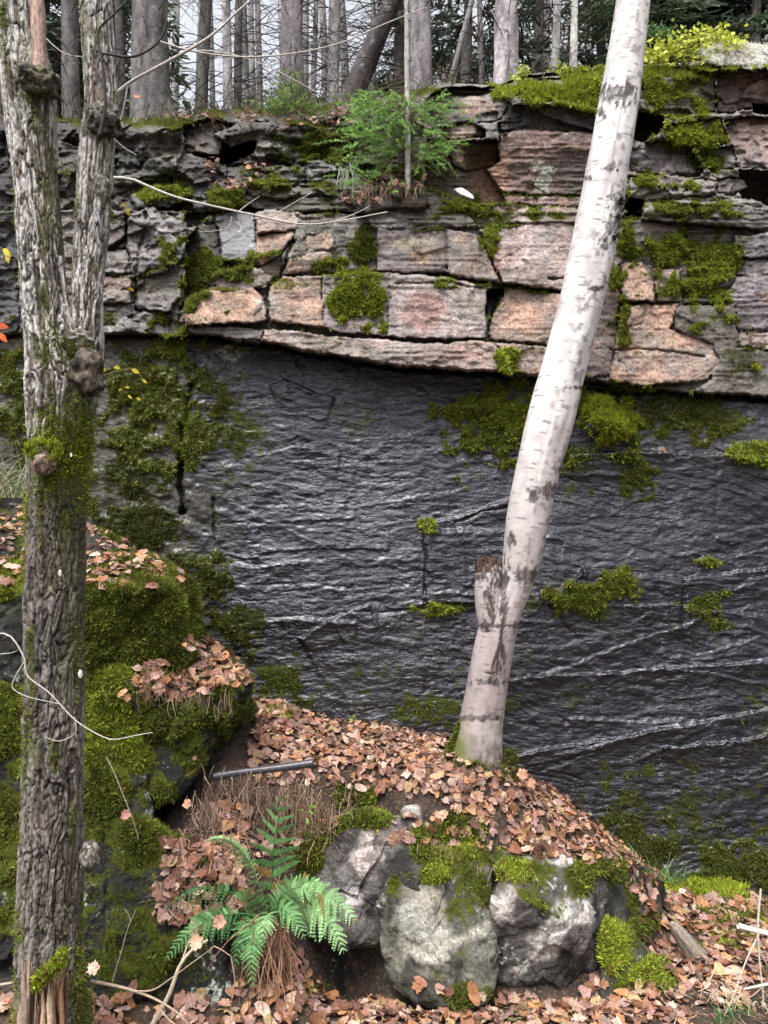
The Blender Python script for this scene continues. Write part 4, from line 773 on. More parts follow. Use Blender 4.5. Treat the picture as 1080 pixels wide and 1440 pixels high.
for (o, Wb, Fc, m_, br_) in boulders: bv.append(BVHTree.FromPolygons([tuple(v) for v in Wb], Fc.tolist()))
gsel = (GY.ravel()[gF[:, 0]] > 2.2) & (np.abs(GX.ravel()[gF[:, 0]]) < 2.8); bg_ = BVHTree.FromPolygons([tuple(v) for v in GW.reshape(-1, 3)], gF[gsel].tolist()); bv.append(bg_)
def drop(x, y, ztop=3.0):
    best = None
    for b in bv:
        h = b.ray_cast(Vector((x, y, ztop)), Vector((0, 0, -1)))
        if h[0] is not None and (best is None or h[0].z > best[0].z): best = (h[0], h[1] if h[1].z > 0 else -h[1])
    return best
def leaf_matrix(p, nrm, size, r, tilt=.26, lift=.012):
    n_ = Vector(nrm) + Vector(r.normal(0, tilt, 3)); n_.normalize(); q = n_.to_track_quat('Z', 'Y').to_matrix()
    R_ = q @ Matrix.Rotation(r.uniform(0, 6.28), 3, 'Z'); return np.array(R_) * size, np.array(p) + np.array(nrm) * lift * r.random() * 2
leaves = []     # (R, t, shape, colour)
def scatter(n, poly, ymin, ymax, size=(.032, .052), dark=0, slope=.35, lift=.012, zmin=-9, zmax=9, tone=None, clump=.0):
    xs = [p[0] for p in poly]; ys = [p[1] for p in poly]; k = 0; t = 0
    while k < n and t < n * 40:
        t += 1
        Y = rng.uniform(ymin, ymax); u = rng.uniform(min(xs), max(xs)); x = (u - 540) / F * Y
        h = drop(x, Y)
        if h is None or h[1].z < slope or not zmin < h[0].z < zmax: continue
        uu, vv_ = project(np.array(h[0]))
        if not inpoly(np.array([uu]), np.array([vv_]), poly)[0]: continue
        if clump and float(fbm(np.array([x * 6]), np.array([Y * 6]), 3, 333)[0]) < clump: continue
        s_ = rng.uniform(size[0] * .65, size[1]) * (.7 + .5 * rng.random()); M, p_ = leaf_matrix(h[0], h[1], s_, rng, lift=lift)
        cc = (LC[rng.integers(len(LC))] if tone is None else np.array(tone)) * rng.uniform(.5, 1.0) * (1 - dark)
        leaves.append((M, p_ + np.array([0, 0, .006]), rng.integers(len(LS)), cc)); k += 1
MOUND = [(280, 1100), (270, 1060), (330, 1000), (370, 975), (620, 1015), (640, 1060), (720, 1060), (800, 1110), (930, 1230), (905, 1290), (870, 1225), (840, 1200), (740, 1190), (700, 1175), (640, 1140), (560, 1115), (500, 1120), (440, 1105)]
scatter(3300, MOUND, 3.3, 4.45, size=(.028, .045), slope=.2)
scatter(420, [(400, 1340), (560, 1380), (700, 1392), (860, 1380), (965, 1390), (965, 1440), (400, 1440)], 2.9, 3.6, slope=.1, size=(.03, .05))
scatter(160, [(500, 1180), (640, 1120), (720, 1160), (860, 1200), (850, 1215), (700, 1200)], 3.3, 3.8, slope=.3)
scatter(1300, [(905, 1290), (930, 1250), (1000, 1260), (1300, 1300), (1300, 1500), (950, 1500), (965, 1400), (900, 1320)], 2.8, 4.2, size=(.032, .055), clump=.42)
scatter(1500, [(120, 1385), (300, 1390), (420, 1375), (520, 1375), (650, 1405), (860, 1425), (960, 1430), (960, 1560), (-200, 1560), (-200, 1400)], 2.5, 3.3, size=(.034, .058), slope=.2)
scatter(800, [(-300, 690), (0, 700), (60, 715), (130, 740), (265, 815), (250, 835), (120, 835), (-300, 850)], 3.4, 4.5, size=(.03, .05), slope=.2)
scatter(380, [(165, 985), (190, 950), (240, 900), (300, 895), (352, 960), (300, 975), (210, 1000)], 3.3, 4.2, size=(.034, .055), slope=.15)
scatter(230, [(225, 1190), (330, 1180), (350, 1270), (300, 1310), (215, 1290)], 3.0, 3.6, slope=.1, size=(.034, .052))
scatter(50, [(300, 1120), (480, 1130), (480, 1180), (300, 1220)], 3.1, 3.6, slope=.05)
# the biggest ones in the picture are objects of their own, the rest is one carpet
def lkey(l):
    u_, v_ = project(l[1]); vis = (0 < u_ < 1080) & (v_ < 1440); return -(np.linalg.norm(l[0][:, 0]) / l[1][1]) * (1 if vis else .01)
leaves.sort(key=lkey)
for ls_i, (V, Fs) in enumerate(LS): pass
zones = [('dry pinkish-brown fallen leaf lying loose in the leaf litter on top of the leaf mound', lambda u, v: v < 1230 and u > 352), ('dry brown fallen leaf among others on the lower right slope', lambda u, v: u > 860), ('brown fallen leaf lying on a mossy rock step at the left', lambda u, v: v < 1010), ('brown fallen leaf in the shade below the boulders and fern', lambda u, v: True)]
lm = []
for l in leaves[:290]:
    M, p_, si, cc = l; u_, v_ = project(p_)
    for zi, (lb, fn) in enumerate(zones):
        if fn(u_, v_): break
    V, Fs = LS[si]; key = (si, tuple(np.round(cc, 1)))
    o = mk('fallen_leaf', V @ M.T + p_, Fs, LEAF, attrs={'col': np.tile([*cc, 1], (len(V), 1))}, label=lb, cat='leaf', group='single fallen leaves')
la = Acc()
for (M, p_, si, cc) in leaves[290:]:
    V, Fs = LS[si]; la.add(V @ M.T + p_, Fs, [*cc, 1])
la.mk('leaf_litter', LEAF, label='carpet of dry pinkish-brown autumn leaves over the mound and rock steps', cat='leaf litter', kind='stuff')
# needles, stalks and crumbs between the leaves
nd = Acc()
def needles(n, poly, y0, y1, ln=(.03, .09), cols=((.30, .17, .11), (.22, .12, .08), (.38, .27, .2)), slope=.1, up_=.25):
    xs = [p[0] for p in poly]; k = 0; t = 0
    while k < n and t < n * 30:
        t += 1; Y = rng.uniform(y0, y1); u = rng.uniform(min(xs), max(xs)); h = drop((u - 540) / F * Y, Y)
        if h is None or h[1].z < slope: continue
        uu, vv_ = project(np.array(h[0]))
        if not inpoly(np.array([uu]), np.array([vv_]), poly)[0]: continue
        d = rng.normal(0, 1, 3); d[2] *= up_; d /= np.linalg.norm(d); l = rng.uniform(*ln); p0 = np.array(h[0]) + np.array([0, 0, .012]); w_ = np.cross(d, [0, 0, 1.]); w_ /= np.linalg.norm(w_) + 1e-9
        m_ = p0 + d * l * .5 + rng.normal(0, l * .08, 3); e = p0 + d * l; w_ = w_ * .0013
        nd.add([p0 - w_, p0 + w_, m_ + w_, m_ - w_, e], [np.array([[0, 1, 2, 3]]), np.array([[3, 2, 4]])], [*(np.array(cols[rng.integers(3)]) * rng.uniform(.6, 1.2)), 1]); k += 1
needles(1500, MOUND, 3.3, 4.4); needles(500, [(165, 985), (190, 950), (240, 900), (352, 960), (210, 1000)], 3.3, 4.2); needles(900, [(270, 1080), (500, 1110), (480, 1200), (400, 1260), (215, 1300), (250, 1180)], 3.0, 3.7, (.04, .14)); needles(600, [(905, 1290), (1300, 1300), (1300, 1500), (950, 1500)], 2.8, 4.2)
nd.mk('dead_needles', TWIG, smooth=False, label='brown needles, stalks and crumbs scattered between the fallen leaves', cat='needle litter', kind='stuff')
# ---------------------------------------------------------------- birch in front of the slab
MB = Mat('birch_bark', .6)
cb = MB.scale(MB.attr('col').outputs['Color'], MB.mr(MB.noise(14, 5, .65, stretch=(1, 1, 3)), .25, .75, .82, 1.14))
uvb = MB.N('ShaderNodeUVMap').outputs[0]
fl = MB.noise(1.0, 4, .7, vec=uvb, stretch=(9, 150, 1)); cb = MB.mix(MB.math('MULTIPLY', MB.ss(.60, .70, fl), .5), cb, (.22, .17, .16))
f2 = MB.noise(1.0, 3, .6, vec=uvb, stretch=(22, 420, 1)); cb = MB.mix(MB.math('MULTIPLY', MB.ss(.55, .66, f2), .35), cb, (.34, .27, .26))
MB.color(cb).bump(MB.math('ADD', MB.math('MULTIPLY', f2, .4), MB.noise(60, 5, .7)), .5, .004)
birch = empty('birch_tree', P(668, 1068, 3.75), 'slender white birch with a broken fork stub, leaning right before the wet slab', 'birch tree')
def px_path(pts, Y): return [(*P(u, v, Y if len(q) == 0 else q[0]), w / 2 / F * (Y if len(q) == 0 else q[0])) for (u, v, w, *q) in pts]
BY = 3.75
bp = px_path([(660, 1135, 150), (664, 1100, 102), (669, 1070, 76), (676, 1020, 61), (685, 970, 57), (693, 920, 56), (704, 870, 52), (724, 822, 48), (732, 795, 52), (739, 750, 58), (746, 710, 60), (760, 645, 62), (777, 580, 64), (795, 510, 62), (813, 440, 60), (830, 365, 60), (843, 300, 60), (857, 220, 57), (869, 150, 54), (880, 80, 51), (891, 0, 48), (902, -90, 45), (918, -260, 38), (936, -420, 30)], BY)
BDARK = [(868, 132, 26, 16), (884, 130, 10, 12), (872, 285, 12, 22), (868, 318, 12, 20), (850, 345, 10, 10), (768, 690, 22, 10), (740, 810, 24, 9), (752, 700, 8, 6), (700, 880, 38, 4), (690, 845, 8, 34), (706, 905, 5, 44), (688, 960, 24, 5), (674, 1010, 30, 4), (688, 798, 26, 13), (709, 838, 6, 40), (710, 812, 5, 16), (676, 812, 8, 5), (700, 822, 6, 8), (812, 545, 20, 3), (790, 660, 10, 6), (838, 405, 14, 4), (826, 250, 6, 4), (862, 235, 9, 8), (735, 930, 7, 30), (718, 760, 6, 10), (846, 160, 6, 8)]  # bark marks, plus the shaded valley between stub and trunk painted dark
def birch_disp(A, S, R, c):
    d = (fbm(A * 1.6, S * 3, 3, 401) - .5) * .16 * R
    d += .5 * R * np.exp(-S / .16) * (ridge(A * 1.3, S * 2, 2, 403) - .5)
    return d
Vb, Fb, UVb, (A_, S_) = tube(bp, 760, 84, birch_disp)
def birch_col(V, A, S):
    n = len(V); u_, v_ = project(V); front = np.cos(A) > -.2
    A2 = np.minimum(A, 2 * math.pi - A)
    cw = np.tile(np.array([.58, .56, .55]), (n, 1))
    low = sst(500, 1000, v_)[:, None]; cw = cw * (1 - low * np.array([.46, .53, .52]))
    # thin dark breathing lines around the stem
    ln = n2(A * 2.2 + 50 * np.floor(S * 90), S * 90, 411); ln2 = n2(A * 1.4, S * 260, 413)
    k = sst(.74, .86, ln) * sst(.3, .6, ln2) * .85; cw = cw * (1 - k[:, None]) + np.array([.11, .085, .08]) * k[:, None]
    g = sst(.45, .65, fbm(A * 1.6, S * 9, 5, 415, .65))[:, None] * .6; cw = cw * (1 - g) + np.array([.36, .31, .31]) * g
    k = sst(.60, .66, fbm(A * 2.5, S * 26, 4, 417))[:, None] * .75 * sst(.2, 2.2, np.abs(A - math.pi * .5) * 0 + (u_ - np.interp(v_, [-400, 0, 600, 1060], [936, 891, 771, 670])) / 14 + 1)[:, None]; cw = cw * (1 - k) + np.array([.17, .14, .14]) * k  # grey bark patches, painted heavier on the right as the shadow side
    nz = fbm(A * 6, S * 30, 3, 419) - .5
    for (a, b, ru, rv) in BDARK:
        r = np.hypot((u_ - a) / ru, (v_ - b) / rv) + 2.4 * nz; k = (sst(1.1, .8, r) * front * (.65 + .35 * sst(.4, .6, fbm(A * 9, S * 60, 2, 423))))[:, None]; cw = cw * (1 - k) + np.array([.035, .028, .025]) * k
    k = .45 * sst(.5, .68, fbm(A * 1.5, S * 7, 5, 421, .65))[:, None] * sst(780, 1000, v_)[:, None]; cw = cw * (1 - k) + np.array([.13, .095, .08]) * k
    k = sst(1035, 1092, v_ + 60 * nz)[:, None]; cw = cw * (1 - k) + np.array([.055, .04, .032]) * k
    k = (sst(985, 1050, v_ + 40 * nz) * sst(20, -14, u_ - 655))[:, None]; cw = cw * (1 - k) + np.array([.10, .115, .02]) * k
    return np.hstack([cw, np.ones((n, 1))])
Af = np.concatenate([A_.ravel(), [0, 0]]); Sf = np.concatenate([S_.ravel(), [0, S_.max()]])
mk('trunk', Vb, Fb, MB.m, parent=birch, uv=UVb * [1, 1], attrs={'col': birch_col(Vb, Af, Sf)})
sp = px_path([(698, 905, 34), (690, 872, 38), (687, 840, 38), (687, 815, 37), (689, 800, 34), (690, 793, 26)], BY - .02)
Vs, Fs_, UVs, (As, Ss) = tube(sp, 120, 60, lambda A, S, R, c: (fbm(A * 1.6, S * 8, 3, 431) - .5) * .14 * R)
Af2 = np.concatenate([As.ravel(), [0, 0]]); Sf2 = np.concatenate([Ss.ravel(), [0, Ss.max()]])
stub = mk('broken_stub', Vs, Fs_, MB.m, parent=birch, uv=UVs, attrs={'col': birch_col(Vs, Af2, Sf2 + 3)}); stub['label'] = 'broken fork stub with a rotten brown top'
rot = Acc()
for i in range(130):
    a = rng.uniform(0, 6.28); rr_ = rng.uniform(.1, 1) ** .5 * .062; c0 = P(687, 800, BY - .02) + np.array([math.cos(a) * rr_, math.sin(a) * rr_ * .9, -.01])
    h_ = rng.uniform(.025, .060) * (1.15 - rr_ * 7) + .012; t_ = c0 + np.array([rng.normal(0, .008), rng.normal(0, .008), h_ + .012])
    rot.thin([(*c0, rng.uniform(.006, .012)), (*((c0 + t_) / 2), .006), (*t_, .0015)], 4, 5, [*(np.array([.075, .045, .032]) * rng.uniform(.15, 1.6)), 1])
rot.mk('rotten_wood', TWIG, parent=stub)
for (u0, v0, u1, v1, w_) in [(709, 860, 703, 900, .006), (704, 900, 690, 943, .008), (682, 946, 700, 944, .008), (701, 905, 698, 950, .005), (851, 395, 858, 402, .004)]:
    a = P(u0, v0, BY - .115); b = P(u1, v1, BY - .118); pl = Acc(); pl.thin([(*a, .002), (*((a + b) / 2 + [0, -.008, 0]), w_), (*b, .002)], 8, 6, (.06, .035, .03, 1)); pl.mk('peeling_bark', TWIG, parent=birch)
for (u0, v0, r_) in [(874, 300, .026), (874, 282, .022), (866, 332, .020), (866, 240, .014)]:
    k_ = Acc(); c0 = P(u0, v0, BY - .09)
    for i in range(26):
        d = rng.normal(0, 1, 3); d /= np.linalg.norm(d); k_.thin([(*(c0 + d * r_ * .2), .006), (*(c0 + d * r_), .004)], 3, 5, [*(np.array([.06, .05, .045]) * rng.uniform(.4, 1.8)), 1])
    k_.mk('bark_knot', TWIG, parent=birch)
ma = Acc(); pos = []; 
for i in range(1500):
    v0 = rng.uniform(1015, 1100); u0 = np.interp(v0, [1000, 1040, 1085], [652, 636, 618]) + rng.uniform(0, 26) * rng.random(); pos.append(P(u0, v0, BY - .01))
V, Fc, cc = moss_tufts(np.array(pos), np.tile([-.7, -.6, .2], (1500, 1)), np.full(1500, .42), .014); ma.add(V, Fc, cc)
pos = np.array([P(rng.uniform(700, 728), rng.uniform(1055, 1098), BY - .02) for i in range(500)] + [P(rng.uniform(632, 712), rng.uniform(1070, 1112), BY - .13) for i in range(260)]); V, Fc, cc = moss_tufts(pos, np.tile([.3, -.8, .2], (760, 1)), np.full(760, .25), .016); ma.add(V, Fc, cc)
mo_ = ma.mk('moss', MOSS, smooth=False, parent=birch)

# ---------------------------------------------------------------- old forked tree at the left
MT = Mat('furrowed_bark', .85)
ct = MT.scale(MT.attr('col').outputs['Color'], MT.mr(MT.noise(130, 5, .7, stretch=(1, 1, .3)), .28, .72, .35, 1.65))
ct = MT.mix(MT.math('MULTIPLY', MT.ss(.6, .7, MT.noise(45, 5, .7)), .5), ct, (.03, .025, .02))
MT.color(ct).bump(MT.math('ADD', MT.noise(90, 5, .7, stretch=(1, 1, .3)), MT.noise(35, 4, .6, stretch=(1, 1, .3))), .8, .008)
old = empty('forked_tree', P(72, 1440, 2.65), 'old forked tree with flaking furrowed grey bark and moss, at the left edge', 'tree')
TY = 2.65
def bark(A, S, sc=1.0):
    x = A / (2 * math.pi) * 6; wx = .55 * (fbm(x * 2, S * 5, 3, 501) - .5); wy = .8 * (fbm(x * 3, S * 9, 3, 502) - .5)
    d, i_ = cells((x + wx * 1.5) * 3.3 * sc, S * 4.6 + wy * 1.6, 503); d2, i2 = cells((x + wx * 1.4) * 6.5 * sc, S * 13 + wy * 3, 513)
    # the seam at the back of the stem is out of sight
    return x, sst(.0, .16, d), i_, sst(.0, .25, d2), i2
def old_disp(sc=1.0):
    def f(A, S, R, c):
        x, p1, i1, p2, i2 = bark(A, S, sc); fine_ = fbm(x * 14, S * 60, 4, 505) - .5
        return R * ((p1 - .8) * .075 + (i1 - .5) * .09 + (p2 - .7) * .05 + (i2 - .5) * .05 + fine_ * .07) + R * (fbm(x * .9, S * 2.5, 3, 507) - .5) * .16 - .10 * R
    return f
def old_col(V, A, S, sc, seed=0):
    n = len(V); u_, v_ = project(V); x, p1, i1, p2, i2 = bark(A, S, sc); n_ = fbm(x * 6, S * 18, 4, 521 + seed); n3_ = fbm(x * 1.2, S * 2.5, 3, 529 + seed)
    hi = np.array([.42, .395, .375]); lo = np.array([.015, .012, .010]); mid = np.array([.12, .095, .078])
    r_ = i1 * .6 + i2 * .4 + .9 * (n_ - .5) + .8 * (n3_ - .5)
    cc = mid * (.45 + 1.1 * n_)[:, None]
    t2 = (sst(.47, .56, r_ + .12 * sst(560, 420, v_)) * sst(820, 500, v_ + 200 * (n_ - .5)))[:, None]; cc = cc * (1 - t2) + hi * (.6 + .8 * n_)[:, None] * t2
    t3 = (sst(.50, .66, r_ + .1) * .75 * sst(700, 900, v_))[:, None]; cc = cc * (1 - t3) + np.array([.22, .195, .18]) * t3
    fr = (1 - p1 * (.45 + .55 * p2))[:, None]; cc = cc * (1 - fr) + lo * fr
    dk = (sst(600, 700, v_) * sst(1010, 880, v_) * sst(.35, .6, fbm(x * 1.5, S * 2, 3, 525)))[:, None]; cc = cc * (1 - .7 * dk)
    mz = fbm(x * 2.5, S * 5, 4, 527) - .5; m = np.zeros(n)
    for (a, b, ru, rv, s) in OMOSS:
        r = np.hypot((u_ - a) / ru, (v_ - b) / rv) + 1.8 * mz; m = np.maximum(m, s * sst(1.3, .4, r) * (np.cos(A) > -.5))
    m = np.maximum(m, .6 * sst(.08, .22, mz))
    mm = np.clip(m, 0, .9)[:, None]; cc = cc * (1 - mm) + np.array([.075, .078, .018]) * mm
    return np.hstack([cc, np.ones((n, 1))]), m
OMOSS = [(85, 650, 40, 70, 1.0), (105, 610, 26, 60, 1.0), (110, 505, 34, 24, .8), (70, 270, 24, 60, .5), (105, 900, 20, 100, .5), (118, 1380, 16, 110, 1.0), (40, 1430, 30, 40, .8), (148, 220, 14, 40, .5), (55, 80, 40, 60, .5), (60, 470, 12, 60, .4), (95, 780, 30, 60, .5), (110, 700, 20, 50, .7)]
op = px_path([(70, 1600, 150), (72, 1500, 124), (73, 1440, 108), (71, 1380, 98), (71, 1300, 94), (73, 1200, 90), (75, 1100, 88), (76, 1000, 84), (77, 900, 82), (78, 800, 82), (79, 720, 84), (82, 640, 88), (86, 580, 98), (86, 530, 104), (72, 470, 78), (62, 400, 66), (55, 320, 64), (49, 240, 64), (43, 170, 68), (38, 110, 74), (30, 60, 60), (22, 0, 56), (14, -100, 50), (0, -260, 44)], TY)
Vo, Fo, UVo, (A1, S1) = tube(op, 1300, 200, old_disp())
f1 = np.concatenate([A1.ravel(), [0, 0]]); g1 = np.concatenate([S1.ravel(), [0, S1.max()]]); oc, om = old_col(Vo, f1, g1, 1)
trunk = mk('trunk', Vo, Fo, MT.m, parent=old, attrs={'col': oc})
o2 = px_path([(96, 600, 60), (108, 545, 62), (117, 500, 56), (121, 450, 48), (124, 390, 46), (130, 320, 50), (134, 250, 52), (137, 200, 50), (143, 150, 50), (140, 90, 46), (134, 0, 46), (130, -120, 44), (126, -260, 38)], TY + .05)
V2_, F2_, UV2, (A2_, S2_) = tube(o2, 760, 130, old_disp(.75))
f2_ = np.concatenate([A2_.ravel(), [0, 0]]); g2_ = np.concatenate([S2_.ravel(), [0, S2_.max()]]); oc2, om2 = old_col(V2_, f2_, g2_, .75, 3)
stem = mk('stem', V2_, F2_, MT.m, parent=old, attrs={'col': oc2}); stem['label'] = 'thinner right-hand stem of the fork'
def lump(name, u, v, Y, r, cols, parent, seed, sq=(1, 1, 1), amp=.5):
    bm = bmesh.new(); bmesh.ops.create_icosphere(bm, subdivisions=5, radius=1); Vv = np.array([w.co[:] for w in bm.verts]); Ff = np.array([[w.index for w in f.verts] for f in bm.faces]); bm.free()
    k = 1 + amp * (fbm3(Vv[:, 0] * 1.8 + seed, Vv[:, 1] * 1.8, Vv[:, 2] * 1.8, 4, 541) - .5) * 1.4 + .25 * amp * (ridge(Vv[:, 0] * 3 + seed, Vv[:, 2] * 3 + Vv[:, 1] * 2, 3, 543) - .5)
    t = sst(.4, .65, fbm3(Vv[:, 0] * 4, Vv[:, 1] * 4, Vv[:, 2] * 4 + seed, 3, 545))[:, None]
    cc = np.array(cols[0]) * (1 - t) + np.array(cols[1]) * t
    return mk(name, P(u, v, Y) + Vv * k[:, None] * r * np.array(sq), Ff, MT.m, parent=parent, attrs={'col': np.hstack([cc, np.ones((len(cc), 1))])})
GB = [(.05, .04, .03), (.22, .20, .18)]
lump('burl', 126, 1205, TY - .02, .045, GB, trunk, 1, (.8, .8, 1.2)); lump('burl', 118, 525, TY - .05, .062, [(.02, .015, .012), (.11, .085, .06)], trunk, 2, (1, .9, 1.3), .7)
lump('burl', 52, 118, TY - .05, .07, [(.025, .02, .015), (.12, .11, .06)], trunk, 3, (1, 1, .75), .8); lump('burl', 146, 170, TY, .06, [(.03, .025, .02), (.15, .14, .11)], stem, 4, (.95, 1, .9), .8)
lump('burl', 141, 270, TY + .03, .045, [(.04, .035, .03), (.2, .19, .16)], stem, 5, (.8, .9, 1.6), .5); lump('burl', 104, 480, TY, .05, GB, trunk, 6, (1.2, 1, .8), .6)
kn = lump('cut_limb', 62, 652, TY - .13, .036, [(.07, .04, .03), (.26, .19, .14)], trunk, 7, (1, 1, 1.15), .4); kn['label'] = 'old cut limb end with moss on its top'
# snag of bare pinkish wood on top of the left stem
sv, sf, su, (sa, ss_) = tube(px_path([(58, 125, 22), (55, 70, 19), (53, 20, 18), (52, -40, 15), (55, -110, 8)], TY - .06), 130, 30, lambda A, S, R, c: (ridge(A * 1.5, S * 8, 3, 551) - .5) * .3 * R)
g = fbm(np.append(sa.ravel(), [0, 0]) * 3, np.append(ss_.ravel(), [0, 0]) * 9, 3, 553)[:, None]
mk('bare_snag', sv, sf, MT.m, parent=trunk, attrs={'col': np.hstack([np.array([.34, .23, .19]) * (.5 + g), np.ones((len(sv), 1))])})
for (u0, v0, r_) in [(84, 806, .010), (113, 948, .012), (100, 640, .006)]:      # white bark flakes
    lump('bark_flake', u0, v0, TY - .115, r_, [(.6, .57, .52), (.7, .68, .62)], trunk, v0, (.6, .25, 1.2), .3)
ma = Acc()
def old_moss(Vv, om_, A, n, th=.55):
    global ma
    f = np.flatnonzero((om_ > th) & (np.cos(A) > -.3) & (Vv[:, 2] > -.3)); 
    w_ = om_[f]; f = rng.choice(f, size=n, p=w_ / w_.sum()); nr_ = Vv[f] * 0; c0 = np.stack([np.interp(Vv[f][:, 2], [q[2] for q in op][:13][::1], [q[0] for q in op][:13]), np.full(len(f), TY), Vv[f][:, 2]], 1)
    nr_ = Vv[f] - c0; nr_[:, 1] = np.minimum(nr_[:, 1], -.01); nr_ /= np.linalg.norm(nr_, axis=1)[:, None]
    u_, v_ = project(Vv[f]); br = .36 + .6 * np.exp(-((v_ - 650) / 60) ** 2) + .1 * (v_ > 1300)
    V, Fc, cc = moss_tufts(Vv[f], nr_, br, .009, 3); ma.add(V, Fc, cc)
old_moss(Vo, om, f1, 6500); old_moss(V2_, om2, f2_, 900)
pos = np.array([P(62 + 22 * math.cos(a), 634 + 12 * math.sin(a), TY - .15) for a in rng.uniform(0, 6.28, 260)]); V, Fc, cc = moss_tufts(pos, np.tile([0, -.6, .8], (260, 1)), np.full(260, .85), .012); ma.add(V, Fc, cc)
pos = []; 
for i in range(3000):
    a = rng.normal(0, .8); v0 = rng.choice([rng.normal(640, 42), rng.normal(600, 30), rng.normal(505, 14), rng.normal(1390, 40)]); w0 = np.interp(v0, [400, 520, 600, 700, 1400], [60, 92, 90, 80, 100]) / 2 / F * TY * .95
    c0 = P(np.interp(v0, [480, 530, 640, 1440], [92, 92, 88, 84]), v0, TY); pos.append((c0 + [math.sin(a + .35) * w0, -math.cos(a + .35) * w0, 0], [math.sin(a), -math.cos(a), .2]))
V, Fc, cc = moss_tufts(np.array([p[0] for p in pos]), np.array([p[1] for p in pos]), np.clip(.75 - .004 * np.abs(np.array([project(p[0])[1] for p in pos]) - 630), .2, .8), .010, 3); ma.add(V, Fc, cc)
ma.mk('moss', MOSS, smooth=False, parent=trunk)
# thin dark dead branch clinging to the right stem
db = Acc(); DK = (.035, .03, .03, 1); PB = (.34, .30, .28, 1)
def pxt(acc, pts, Y, r0, r1, colr, n=24, seg=6, yj=0):
    m = len(pts); acc.thin([(*P(p[0], p[1], p[2] if len(p) > 2 else Y), r0 + (r1 - r0) * i / (m - 1)) for i, p in enumerate(pts)], n, seg, colr)
pxt(db, [(140, 190), (148, 150), (146, 110), (143, 78), (150, 76), (185, 80), (215, 66), (232, 40), (236, -10)], TY - .12, .006, .003, DK, 40)
pxt(db, [(143, 78), (138, 60), (140, 40), (160, 20), (188, -8)], TY - .12, .005, .003, DK)
pxt(db, [(84, 55), (100, 75), (112, 90)], TY - .08, .004, .002, DK); pxt(db, [(160, 195), (175, 208), (192, 218)], TY, .003, .0012, PB)
db.mk('dead_branch', TWIG, parent=stem)

# ---------------------------------------------------------------- broken stump at the foot of the forked tree
st = empty('broken_stump', P(60, 1440, 2.35), 'splintered orange stump with a mossy cap standing in front of the forked tree', 'stump')
sa_ = Acc()
for i in range(150):
    u0 = rng.uniform(26, 92); cap = np.interp(u0, [26, 34, 42, 50, 60, 78, 92], [1400, 1345, 1335, 1370, 1368, 1350, 1352]) + rng.uniform(0, 34) + (26 if rng.random() < .3 else 0)
    Y0 = 2.35 + rng.uniform(-.05, .04) + ((u0 - 60) / 40) ** 2 * .05
    colr = np.array([(.28, .14, .07), (.42, .27, .16), (.10, .05, .035), (.20, .11, .06), (.45, .34, .25)][rng.integers(5)]) * rng.uniform(.5, 1.1)
    if u0 < 50: colr = np.array((.36, .27, .21)) * rng.uniform(.3, 1.1)
    w_ = rng.uniform(.003, .009); sa_.thin([(*P(u0 + rng.normal(0, 2), 1640, Y0), w_ * 1.3), (*P(u0 + rng.normal(0, 2), (cap + 1600) / 2, Y0 - .01), w_ * 1.2), (*P(u0 + rng.normal(0, 1.5), cap + 30, Y0), w_), (*P(u0 + rng.normal(0, 2), cap, Y0), .001)], 8, 5, [*colr, 1])
sa_.mk('splintered_wood', TWIG, parent=st)
V, Fc, cc = moss_tufts(np.array([P(rng.uniform(0, 1) * 44 + 48, 0, 1) * 0 + P(48 + 44 * t, 1378 - 40 * t + rng.uniform(-3, 16), 2.28 + rng.uniform(0, .05)) for t in rng.random(700)]), np.tile([0, -.6, .8], (700, 1)), np.full(700, .85), .014); a_ = Acc(); a_.add(V, Fc, cc); a_.mk('moss', MOSS, smooth=False, parent=st)
# ---------------------------------------------------------------- forest floor above the cliff and the wood standing on it
top = W[1]                                                        # brow of the cliff, one point per column
brow_u = ua; brow_Y = top[:, 1]; brow_Z = top[:, 2]
def brow(u): return float(np.interp(u, brow_u, brow_Y)), float(np.interp(u, brow_u, brow_Z))
offs = np.concatenate([[-.12, 0, .08, .18, .3, .45, .65, .9, 1.2, 1.6, 2.1, 2.8], np.geomspace(4, 400, 22)])
def floor_z(u, off): return np.interp(u, brow_u, sm_Z) - .10 + .10 * np.minimum(off, 12)
sm_Y = np.convolve(np.pad(brow_Y, 12, 'edge'), np.ones(25) / 25, 'valid'); sm_Z = np.convolve(np.pad(brow_Z, 12, 'edge'), np.ones(25) / 25, 'valid')
fu = ua[::4]; FU, FO = np.meshgrid(fu, offs); FY = np.interp(FU, brow_u, sm_Y) + FO; FX = (FU - 540) / F * FY
FZ = floor_z(FU, np.maximum(FO, 0)) + .05 * (fbm(FX * 3, FY * 3, 4, 601) - .5) * 2
m0 = np.zeros(FU.shape); m0[:] = .55 * sst(.3, .7, fbm(FX * 2, FY * 2, 3, 603))
mk('forest_floor', np.stack([FX, FY, FZ], -1), gridfaces(*FU.shape)[:, ::-1], MG.m, attrs={'mask': np.stack([m0, m0 * 0 + .4, m0 * 0, m0 * 0], -1).reshape(-1, 4)}, kind='structure', label='dark forest floor on top of the cliff', origin=(0, 6, 4.4))
MK = Mat('spruce_bark', .9)
ck = MK.scale(MK.attr('col').outputs['Color'], MK.mr(MK.noise(30, 5, .7, stretch=(1, 1, .6)), .25, .75, .45, 1.6))
ck = MK.mix(MK.math('MULTIPLY', MK.ss(.58, .68, MK.noise(14, 4, .6)), .5), ck, (.23, .24, .21))
MK.color(ck).bump(MK.noise(34, 5, .7, stretch=(1, 1, .5)), .8, .02)
rf = np.random.default_rng(77)
